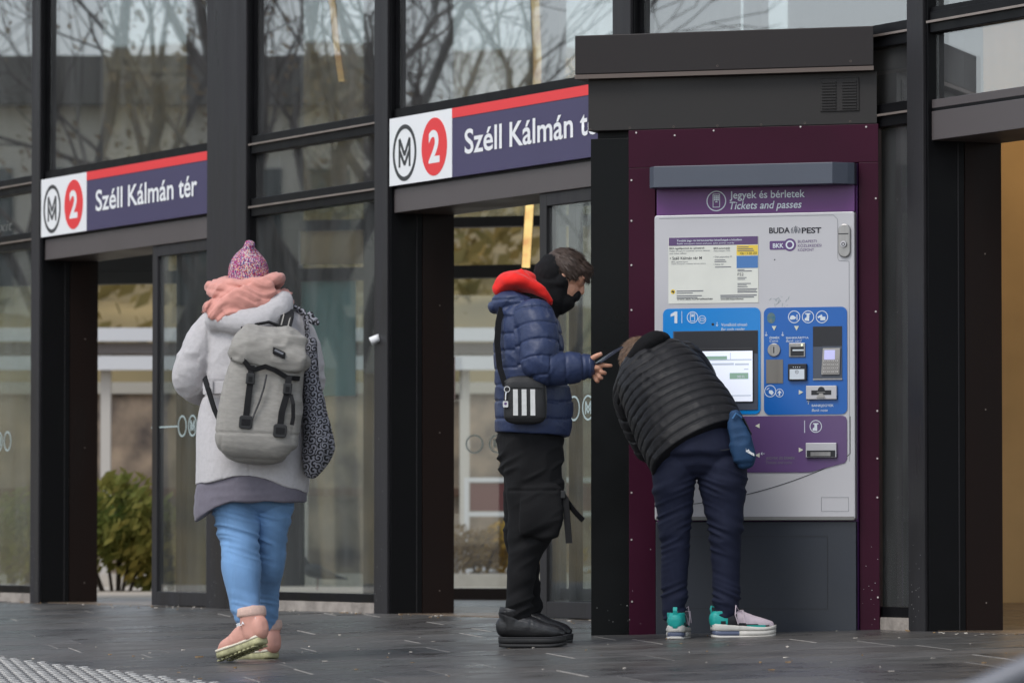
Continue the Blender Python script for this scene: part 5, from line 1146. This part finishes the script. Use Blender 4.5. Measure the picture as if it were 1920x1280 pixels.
# thumb nail
MB().add(*ball((.2815, -.2405, 1.2265), (.0055, .002, .0045), None, 10)).build('nail', mat('nail', C(222, 176, 158), .3), ybo, smooth=True)
# hair
hm = union([ball(hp(-.012, 0, .05), (.098, .084, .088), hr), ball(hp(.05, 0, .078), (.05, .066, .038), hr), ball(hp(.078, 0, .055), (.022, .05, .022), hr)], .0045, 2, 'hair'); co, no = verts(hm)
L = np.array([hr.inverted() @ Vector(p) for p in co]); cut = (L[:, 0] > .05) & (L[:, 2] < .04); co[cut] -= no[cut] * .035; cut = (L[:, 2] < -.03); co[cut] -= no[cut] * .03; hm.vertices.foreach_set('co', co.ravel()); hm.update()
co, no = verts(hm); push(hm, .003 * ridge(co * np.array([30, 40, 30])) + .002 * noise(co * 60)); ho = put('hair', hm, M_hair, Yp)
rh = random.Random(2); hinv = hr.inverted()
pts = surf_pts(hm, 5200, rh, lambda p, n: (hinv @ Vector(p)).z > .02 or (hinv @ Vector(p)).x < .0)
strands('locks', M_hair, ho, pts, .032, .0013, rh, lambda p: hr.to_3x3() @ Vector((1, 0, -.55)), .22)
# snood and hoods
sn = union([loft([(.0, 0, 1.40, .10, .11), (.03, 0, 1.445, .095, .10), (.065, 0, 1.485, .088, .09), (.085, 0, 1.52, .08, .083), (.09, 0, 1.54, .072, .079)], (1, 0, 0), 26, 5), ball(hp(.035, 0, -.085), (.062, .06, .058), hr), ball(hp(-.06, 0, .0), (.075, .088, .095), hr), ball(hp(-.045, 0, -.05), (.085, .085, .075), hr), ball(hp(.015, 0, -.105), (.07, .062, .05), hr), ball(hp(.06, 0, -.07), (.03, .04, .036), hr), ball(hp(.080, 0, -.046), (.026, .038, .03), hr), ball(hp(-.008, 0, -.02), (.044, .094, .056), hr)], .005, 2, 'snood'); co, no = verts(sn); push(sn, .005 * ridge(co * np.array([12, 9, 22])) + .002 * noise(co * 40)); put('neck_gaiter', sn, M_snood, Yp)
rdh = union([loft([(-.145, .0, 1.500, .03, .09), (-.11, 0, 1.525, .045, .125), (-.05, 0, 1.535, .045, .135), (.0, 0, 1.51, .035, .13), (.045, 0, 1.475, .022, .12), (.075, 0, 1.44, .014, .10)], (0, 0, 1), 26, 5), ball((-.05, -.03, 1.545), (.065, .075, .035)), limb([(-.05, -.06, 1.575, .010), (-.01, -.10, 1.545, .013), (.04, -.115, 1.495, .012), (.075, -.10, 1.45, .010)])], .0055, 2, 'hood'); co, no = verts(rdh); sk = co.copy(); sk[:, 2] += .5 * co[:, 0]; push(rdh, .007 * ridge(sk * np.array([7, 9, 18])) + .002 * noise(co * 40)); put('red_hood', rdh, M_rhood, Yp)
# jacket
arm = [((.0, -.17, 1.38), (.012, -.225, 1.17), .07), ((.012, -.225, 1.165), (.25, -.203, 1.172), .06), ((.0, .17, 1.38), (-.02, .225, 1.16), .07), ((-.02, .225, 1.16), (.06, .17, 1.03), .06)]
jb = [((-.01, 0, .90), (-.02, 0, 1.46), .17)] + arm
jk = union([loft([(-.003, 0, .895, .155, .19), (.0, 0, .95, .160, .196), (.002, 0, 1.02, .160, .198), (-.012, 0, 1.15, .150, .198), (-.02, 0, 1.28, .145, .205), (-.03, 0, 1.38, .125, .19), (-.03, 0, 1.43, .105, .15), (-.02, 0, 1.46, .08, .11)], (1, 0, 0), 44, 5, 2.3, round_ends=False),
    limb([(.0, -.15, 1.385, .085), (.022, -.19, 1.32, .082), (.027, -.218, 1.24, .078), (.024, -.23, 1.185, .073), (.06, -.228, 1.162, .069), (.13, -.218, 1.163, .066), (.19, -.209, 1.168, .061), (.222, -.206, 1.171, .05)], 26), limb([(.0, .15, 1.385, .085), (-.01, .2, 1.31, .08), (-.02, .225, 1.2, .074), (.0, .215, 1.12, .066), (.035, .19, 1.06, .055), (.055, .175, 1.03, .048)], 26),
    loft([(-.165, 0, 1.43, .028, .06), (-.13, 0, 1.445, .05, .12), (-.08, 0, 1.45, .05, .15), (-.02, 0, 1.445, .035, .15)], (0, 0, 1), 24, 5)], .0045, 2, 'puffer_jacket')
quilt(jk, jb, .073, .0042, .0034, .02)
co, no = verts(jk); k, t, D = assign(co, jb)
push(jk, .007 * ridge((co @ np.array([[.7, 0, -.7], [0, 1, 0], [.7, 0, .7]])) * np.array([10, 8, 34])) * np.exp(-(((co[:, 0] - .03) ** 2 + (co[:, 2] - 1.18) ** 2) / .006)) * (co[:, 1] < -.1) - .006 * np.exp(-((np.abs(D[0] * .17 - np.minimum(D[1] * .07, D[2] * .06)) - .04) / .012) ** 2) * (co[:, 1] < -.12) * (co[:, 2] > 1.2))
jo = put('puffer_jacket', jk, M_puff, Yp)
MB().tube([(.055, -.155, .985), (.075, -.135, 1.04), (.09, -.11, 1.09)], .003, 6).build('pocket_zip', M_bsol, jo)
MB().add(*[x for x in MB().ring(0, 0, .051, .006, -.006, .006, 24).__dict__.values()]).build('cuff', M_puff, jo, M=Matrix.Translation((.234, -.205, 1.172)) @ Matrix.Rotation(R(90), 4, 'Z') @ Matrix.Rotation(R(-4), 4, 'X'), smooth=True)
# cargo trousers
tr_ = union([loft([(-.012, 0, .78, .135, .17), (-.012, 0, .86, .14, .175), (-.01, 0, .93, .13, .165)], (1, 0, 0), 30, 4), loft([(.002, -.085, .83, .120, .09), (.006, -.09, .74, .122, .095), (.008, -.09, .62, .118, .095), (.002, -.09, .55, .106, .088), (-.012, -.09, .48, .09, .08), (-.036, -.09, .39, .068, .068), (-.054, -.09, .28, .057, .06), (-.060, -.09, .19, .055, .056), (-.057, -.09, .135, .053, .054)], (1, 0, 0), 28, 5),
    loft([(-.0, .085, .83, .115, .09), (-.02, .1, .70, .105, .09), (-.032, .13, .56, .088, .08), (-.04, .18, .46, .072, .07), (-.03, .26, .32, .058, .06), (-.018, .33, .22, .052, .055), (-.012, .36, .15, .05, .052)], (1, 0, 0), 28, 5), loft([(.035, -.165, .66, .085, .03), (.035, -.172, .56, .09, .036), (.03, -.165, .475, .082, .03)], (1, 0, 0), 20, 4, 3.4)], .006, 2, 'cargo_trousers')
co, no = verts(tr_); kn = np.exp(-((co[:, 2] - .47) / .05) ** 2); an = np.exp(-((co[:, 2] - .2) / .07) ** 2); hip = np.exp(-((co[:, 2] - .76) / .08) ** 2); sk = co.copy(); sk[:, 2] += -.5 * co[:, 0]
push(tr_, (.010 * kn + .008 * an + .006 * hip + .003) * ridge(sk * np.array([7, 6, 26])) + .004 * noise(co * 14) - .006 * np.exp(-((co[:, 2] - .655) / .006) ** 2) * (co[:, 1] < -.13))
to = put('cargo_trousers', tr_, M_cargo, Yp)
MB().box(.115, .135, -.19, -.165, .622, .655).build('strap_buckle', M_buck, to, bevel=.003)
MB().strap([(.12, -.175, .64), (.136, -.18, .62), (.142, -.182, .54), (.15, -.184, .435)], .028, .004, (1, -.4, 0)).build('hanging_strap', M_web, to); MB().strap([(.12, -.17, .64), (.15, -.172, .60), (.18, -.174, .56), (.21, -.176, .53)], .026, .004, (.5, -.6, .5)).build('hanging_strap', M_web, to)
for (px, py, pz, yaw, pit) in ((-.14, -.09, 0, R(-4), 0), (-.108, .36, .008, R(-10), R(4))):
    Mx = Matrix.Translation((px, py, pz + ground_z(YX + px + .13, YY + py) - ground_z(YX, YY))) @ Matrix.Rotation(yaw, 4, 'Z') @ Matrix.Rotation(pit, 4, 'Y')
    me = shoe(Yp, Mx, None, 'hightop'); co, no = verts(me); push(me, -.002 * np.exp(-((co[:, 2] - .115 + .3 * (co[:, 0] - .1)) / .003) ** 2) - .002 * np.exp(-((co[:, 0] - .03) / .003) ** 2))
    o = put('hightop_shoe', me, M_bleather, Yp, Mx); sole(0, .016, .05).build('outsole', M_bsol, o, smooth=True); sole(.0162, .044, .08).build('midsole', M_bsol, o, smooth=True)
    MB().tube([((x - .14) * 1.03 + .14, -y * 1.075, .043 + .011 * max(0, (x - .19) / .09) ** 2) for x, y in SOLE], .0015, 5).build('sole_stitch', mat('stitch_grey', C(70, 70, 72), .6), o)
    mb = MB()
    for i in range(7): mb.tube([(.095 + i * .014, -.03, .142 - i * .0085), (.105 + i * .014, 0, .15 - i * .0095), (.095 + i * .014, .03, .142 - i * .0085)], .0036, 5)
    mb.build('laces', M_bsol, o)
    v, f = loft([(.051, 0, .146, .052, .048), (.051, 0, .156, .053, .049), (.052, 0, .163, .050, .046)], (1, 0, 0), 24, 4, round_ends=False); MB().add(v, f).build('collar', M_bleather, o, smooth=True)
# phone in the hand
pd = (ph1 - ph0).normalized(); ps = Vector((0, 1, .12)); ps = (ps - pd * ps.dot(pd)).normalized(); pn = pd.cross(ps)
PM = Matrix(((pd.x, ps.x, pn.x, YX + ph0.x), (pd.y, ps.y, pn.y, YY + ph0.y + .01), (pd.z, ps.z, pn.z, ground_z(YX, YY) + ph0.z - .004), (0, 0, 0, 1)))
PH = thing('phone', 'smartphone held in the hand of the person in the navy jacket', 'phone', PM)
MB().box(0, .148, -.036, .036, -.004, .0042).build('phone_body', mat('phone_case', C(28, 30, 40), .3), PH, bevel=.003); MB().box(.004, .144, -.033, .033, .0043, .0048).build('phone_screen', mat('phone_screen', C(60, 66, 84), .12), PH); MB().box(.0, .148, -.0365, -.0361, -.0015, .0015).build('phone_edge', mat('phone_rim', C(120, 126, 150), .25, .8), PH)
# crossbody pouch
CBM = Matrix.Translation((YX - .035, YY - .235, ground_z(YX, YY)))
CB = thing('shoulder_pouch', 'small black shoulder pouch with three white stripes at the hip of the navy jacket', 'bag', CBM); M_nyl = mat('pouch_nylon', C(24, 24, 26), .55, 0, .1, 60, .2, 260)
pu = union([loft([(.0, 0, .95, .082, .028), (.0, 0, .965, .088, .032), (.0, 0, 1.04, .088, .034), (.0, 0, 1.10, .084, .03), (.0, 0, 1.115, .076, .024)], (1, 0, 0), 30, 4, 4.5)], .004, 1, 'pouch_body'); push(pu, .0015 * noise(verts(pu)[0] * 22)); put('pouch_body', pu, M_nyl, CB)
M_wstr = mat('stripe_white', C(214, 214, 212), .6, 0, .08, 40)
for i, x in enumerate((-.048, -.012, .024)): MB().plate([(x, .966), (x + .02, .966), (x + .019, 1.075), (x - .001, 1.075)], -.0335, -.0362).build('stripe', M_wstr, CB)
MB().plate([(-.075, 1.082), (.075, 1.082), (.075, 1.086), (-.075, 1.086)], -.033, -.0362).build('zip', M_buck, CB)
MB().tube([(.086, -.012, .955), (.09, -.014, 1.03), (.084, -.012, 1.105), (.07, -.012, 1.117), (-.07, -.012, 1.117), (-.084, -.012, 1.105)], .004, 6).build('piping', M_bleather, CB)
MB().strap([(-.08, -.005, 1.09), (-.105, .03, 1.17), (-.115, .06, 1.27), (-.11, .09, 1.36), (-.095, .12, 1.42)], .026, .004, (1, .4, 0)).build('strap', M_web, CB)
kc = thing('keyring', 'silver keyring charm dangling from the striped shoulder pouch', 'keyring', CBM); M_chr = mat('chrome', C(200, 200, 204), .2, .9)
MB().ring(-.074, 1.075, .013, .003, -.034, -.037, 20).build('ring', M_chr, kc); MB().tube([(-.077, -.036, 1.062), (-.079, -.037, 1.05), (-.08, -.037, 1.03)], .003, 6).build('link', M_chr, kc); MB().plate(rrect(-.091, -.069, 1.0, 1.026, .004), -.034, -.0375).build('charm', M_chr, kc); MB().disc(-.08, 1.015, .006, -.0375, -.0382, 12).build('charm_mark', M_inkp, kc)

# ------------------------------------------------------------------ person bending to the machine
MX, MY = .822, 21.28
Mn = person('person in black puffer jacket and navy trousers bending down at the ticket machine', MX, MY); Mn['off'] = [0, 0, 0]
M_bpuff = mat('black_nylon', C(25, 25, 28), .56, 0, .12, 12, .12, 60, spec=.3, rvar=.08); M_navyt = cloth('navy_chino', C(28, 33, 54), .8, .14, 10, .22, 400)
P0 = np.array([-.045, .0, .84]); P1 = np.array([-.240, .30, 1.235]); ax = P1 - P0
bd = union([loft([(-.03, 0, .80, .11, .07), (-.05, .02, .86, .13, .09), (-.16, .15, 1.03, .13, .08), (-.25, .27, 1.19, .09, .06), (-.29, .33, 1.25, .05, .05)], (1, .3, .6), 18, 4), ball((-.26, .345, 1.205), (.072, .083, .086), Matrix.Rotation(R(-40), 4, 'X')), ball((-.27, .40, 1.18), (.045, .045, .055)), limb([(-.26, .2, 1.12, .045), (-.3, .29, 1.0, .04), (-.25, .375, .85, .03), (-.21, .41, .81, .024)]), limb([(-.1, .25, 1.2, .045), (-.02, .38, 1.1, .04), (.02, .5, 1.1, .03)]),
    limb([(-.12, 0, .76, .06), (-.123, .02, .45, .05), (-.128, .02, .08, .03)]), limb([(.07, 0, .76, .06), (.092, .02, .45, .05), (.095, .03, .08, .03)])], .01, 1, 'body'); put('body', bd, M_skin, Mn)
jb = [(P0 - ax * .1, P1, .18), ((-.26, .2, 1.13), (-.315, .30, 1.02), .06), ((-.31, .30, 1.02), (-.235, .38, .81), .055)]
def T(f, dx=0, dy=0, dz=0): return P0 + ax * f + np.array([dx, dy, dz])
sid = (.91, .0, .42)
jk = union([loft([(*T(-.10, .01, .0, .0), .224, .152), (*T(.06, .008), .226, .158), (*T(.3, .008), .226, .158), (*T(.55, .005), .208, .15), (*T(.75, .0), .19, .135), (*T(.9, .0), .155, .105), (*T(1.0), .09, .07)], sid, 44, 5, 2.3, round_ends=False),
    limb([(-.22, .2, 1.18, .085), (-.285, .22, 1.12, .078), (-.312, .27, 1.06, .072), (-.305, .31, 1.0, .07), (-.275, .345, .92, .065), (-.245, .375, .835, .058), (-.225, .39, .80, .05)], 24), limb([(-.08, .26, 1.2, .085), (-.02, .33, 1.14, .078), (.01, .42, 1.09, .068), (.02, .5, 1.08, .055)], 24), ball(tuple(T(.93, .06, .0, .02)), (.11, .08, .06))], .0045, 2, 'puffer_jacket')
quilt(jk, jb, (.047, .05, .05), .0030, .0010, .01, .25, 2.5)
jo = put('puffer_jacket', jk, M_bpuff, Mn)
hd_ = union([loft([(-.315, .29, 1.165, .03, .035), (-.29, .235, 1.205, .04, .036), (-.25, .205, 1.255, .045, .036), (-.20, .21, 1.29, .042, .032), (-.16, .24, 1.30, .03, .024)], (.3, 1, .3), 20, 5), loft([(-.28, .25, 1.185, .02, .026), (-.235, .21, 1.225, .03, .03), (-.185, .215, 1.262, .03, .026), (-.14, .25, 1.275, .02, .02)], (.3, 1, .3), 16, 5), ball((-.21, .28, 1.235), (.07, .07, .05)), ball((-.24, .28, 1.225), (.066, .065, .06)), ball((-.205, .258, 1.26), (.055, .05, .05))], .0055, 2, 'hood'); co, no = verts(hd_); sk = co.copy(); sk[:, 2] -= .6 * co[:, 0]; push(hd_, .008 * ridge(sk * np.array([6, 8, 20])) + .002 * noise(co * 40)); put('hood', hd_, M_snood, Mn)
hm = union([ball((-.270, .33, 1.212), (.080, .09, .092), Matrix.Rotation(R(-40), 4, 'X'))], .006, 1, 'hair'); push(hm, .004 * ridge(verts(hm)[0] * 50)); ho = put('hair', hm, M_hair2, Mn); rh = random.Random(3)
strands('locks', M_hair2, ho, surf_pts(hm, 4200, rh, lambda p, n: p[0] < -.19), .026, .0015, rh, lambda p: Vector((-.5, .3, -.8)), .3)
tr_ = union([loft([(-.028, .0, .775, .19, .12), (-.028, 0, .80, .205, .14), (-.03, .0, .85, .185, .13), (-.035, .01, .875, .15, .11)], (1, 0, 0), 34, 4), ball((-.028, 0, .745), (.12, .09, .06)), loft([(-.125, .0, .74, .098, .11), (-.132, .0, .67, .092, .1), (-.128, .01, .56, .08, .085), (-.122, .01, .44, .064, .07), (-.124, .015, .33, .059, .062), (-.127, .02, .21, .053, .056), (-.130, .02, .10, .051, .055)], (1, 0, 0), 28, 5),
    loft([(.075, .0, .74, .105, .11), (.08, .0, .67, .103, .1), (.088, .01, .56, .087, .088), (.091, .01, .44, .070, .074), (.094, .015, .33, .062, .064), (.095, .02, .21, .056, .058), (.094, .02, .115, .052, .055)], (1, 0, 0), 28, 5)], .0058, 2, 'trousers')
co, no = verts(tr_); kn = np.exp(-((co[:, 2] - .45) / .07) ** 2); an = np.exp(-((co[:, 2] - .16) / .06) ** 2); hip = np.exp(-((co[:, 2] - .66) / .06) ** 2); sk = co.copy(); sk[:, 2] += .45 * np.abs(co[:, 0] + .03)
push(tr_, (.006 * kn + .009 * an + .005 * hip + .002) * ridge(sk * np.array([5, 5, 38])) + .003 * ridge(sk * np.array([9, 9, 17]) + 5) * (kn + hip) + .003 * noise(co * 11)); to = put('trousers', tr_, M_navyt, Mn)
MB().stroke([(.065, .80), (.16, .815)], .003, -.128, -.1295).build('pocket_seam', M_dgrey, to); MB().disc(.155, .813, .006, -.128, -.132, 10).build('pocket_button', M_steel, to)
M_teals = mat('shoe_teal', C(30, 168, 160), .5, 0, .06, 30); M_lilac = mat('shoe_lilac', C(206, 190, 198), .6, 0, .05, 40, .15, 200); M_sblk = mat('shoe_black', C(30, 30, 36), .6); M_swh = mat('shoe_white', C(214, 210, 202), .55, 0, .05, 20); M_air = mat('shoe_cushion', C(96, 104, 128), .2)
for (px, py, yaw) in ((-.126, -.055, R(84)), (.035, .0, R(14))):
    Mx = Matrix.Translation((px, py, ground_z(MX + px, MY + py) - ground_z(MX, MY))) @ Matrix.Rotation(yaw, 4, 'Z')
    me = shoe(Mn, Mx, None, 'trainer')
    def zones(c, n):
        x, y, z = c[:, 0], np.abs(c[:, 1]), c[:, 2]
        r = np.full(len(c), 1); r[(x < .075) & (z < .115) & (z > .058)] = 0; r[(x < .02) & (y < .012)] = 0
        r[(x < .085) & (z >= .115 - .25 * np.maximum(x - .03, 0)) & (y > .010)] = 2; r[(x > .055) & (x < .10) & (z < .105) & (y > .02)] = 2; r[(x < .05) & (x > .028) & (z < .074)] = 2
        r[(z < .066 - .08 * np.maximum(x - .1, 0)) & (x > .09)] = 2; r[(z < .058) & (x > .14) & (x < .225)] = 0; r[z > .128] = 1; return r
    paint(me, [M_teals, M_lilac, M_sblk], zones); o = put('trainer', me, None, Mn, Mx)
    sole(.0, .011, .04).build('outsole', M_swh, o, smooth=True); sole(.031, lambda x: .060 - .09 * max(0, x - .05) if x < .2 else .0465, .08).build('midsole', M_swh, o, smooth=True)
    sole(.0112, .0308, .0, x1=.15).build('air_cushion', M_air, o, smooth=True); sole(.0112, .0308, .06, x0=.11).build('midsole_front', M_swh, o, smooth=True)
    MB().strap([(-.002, 0, .10), (-.008, 0, .125), (-.004, 0, .138), (.006, 0, .132)], .018, .004, (0, 1, 0)).build('heel_tab', M_teals, o, bevel=.001)
    mb = MB()
    for i in range(5): mb.tube([(.10 + i * .016, -.028, .112 - i * .009), (.108 + i * .016, 0, .12 - i * .01), (.10 + i * .016, .028, .112 - i * .009)], .003, 5)
    mb.tube([(.11, -.02, .118), (.09, -.05, .14), (.085, -.056, .10), (.1, -.052, .06)], .0025, 5); mb.tube([(.11, -.02, .118), (.12, -.055, .12), (.125, -.06, .07)], .0025, 5); mb.build('laces', M_lilac, o)
# blue pouch on the hip
BGM = Matrix.Translation((MX + .155, MY - .125, ground_z(MX, MY))) @ Matrix.Rotation(R(-9), 4, 'Y')
BG = thing('hip_pouch', 'dark blue pouch with white lettering hanging at the hip of the bending person', 'bag', BGM, (0, 0, .7)); BG['off'] = [0, 0, 0]; BG.matrix_world = BGM @ Matrix.Translation((.13, 0, 0))
M_bpo = cloth('pouch_blue', C(38, 68, 102), .7, .1, 30, .25, 300)
pu = union([loft([(.0, 0, .735, .035, .03), (.0, 0, .755, .048, .042), (-.003, 0, .82, .048, .045), (-.008, 0, .90, .036, .036), (-.010, 0, .945, .02, .02)], (1, 0, 0), 24, 5, 2.6)], .0045, 2, 'pouch_body'); co, no = verts(pu); push(pu, .005 * noise(co * 20) + .003 * ridge(co * np.array([14, 14, 30]))); po = put('pouch_body', pu, M_bpo, BG)
MB().strap([(.022, -.032, .925), (.036, -.02, .88), (.045, -.01, .85)], .012, .004, (.5, -.8, 0)).build('zip', M_buck, BG); MB().tube([(-.022, -.036, .93), (-.005, -.042, .95), (.016, -.03, .93)], .004, 6).build('loop', mat('loop_blue', C(70, 120, 170), .6), BG)
lettering('adidas', -.012, .044, .80, .017, -.0475, M_white, BG, up=-.75, bold=.04, name='pouch_lettering')

# ------------------------------------------------------------------ tubular barrier close to the camera, out of focus
BR = thing('tube_barrier', 'blurred grey metal tube barrier in the bottom right corner', 'barrier', Matrix.Translation((.9, 8.0, 0))); M_tube = mat('tube_grey', C(104, 106, 112), .45, .2, .1, 6)
gz = ground_z(.9, 8)
MB().tube([(-.22, .0, .12), (-.14, 0, .157), (0, 0, .222), (.12, 0, .29), (.26, 0, .34), (.36, 0, .35), (.42, 0, .31), (.44, 0, .2), (.44, 0, gz)], .026, 14).build('hoop', M_tube, BR, smooth=True)
MB().tube([(-.22, 0, .12), (-.27, 0, .10), (-.29, 0, .02), (-.29, 0, gz)], .026, 14).build('leg', M_tube, BR, smooth=True)
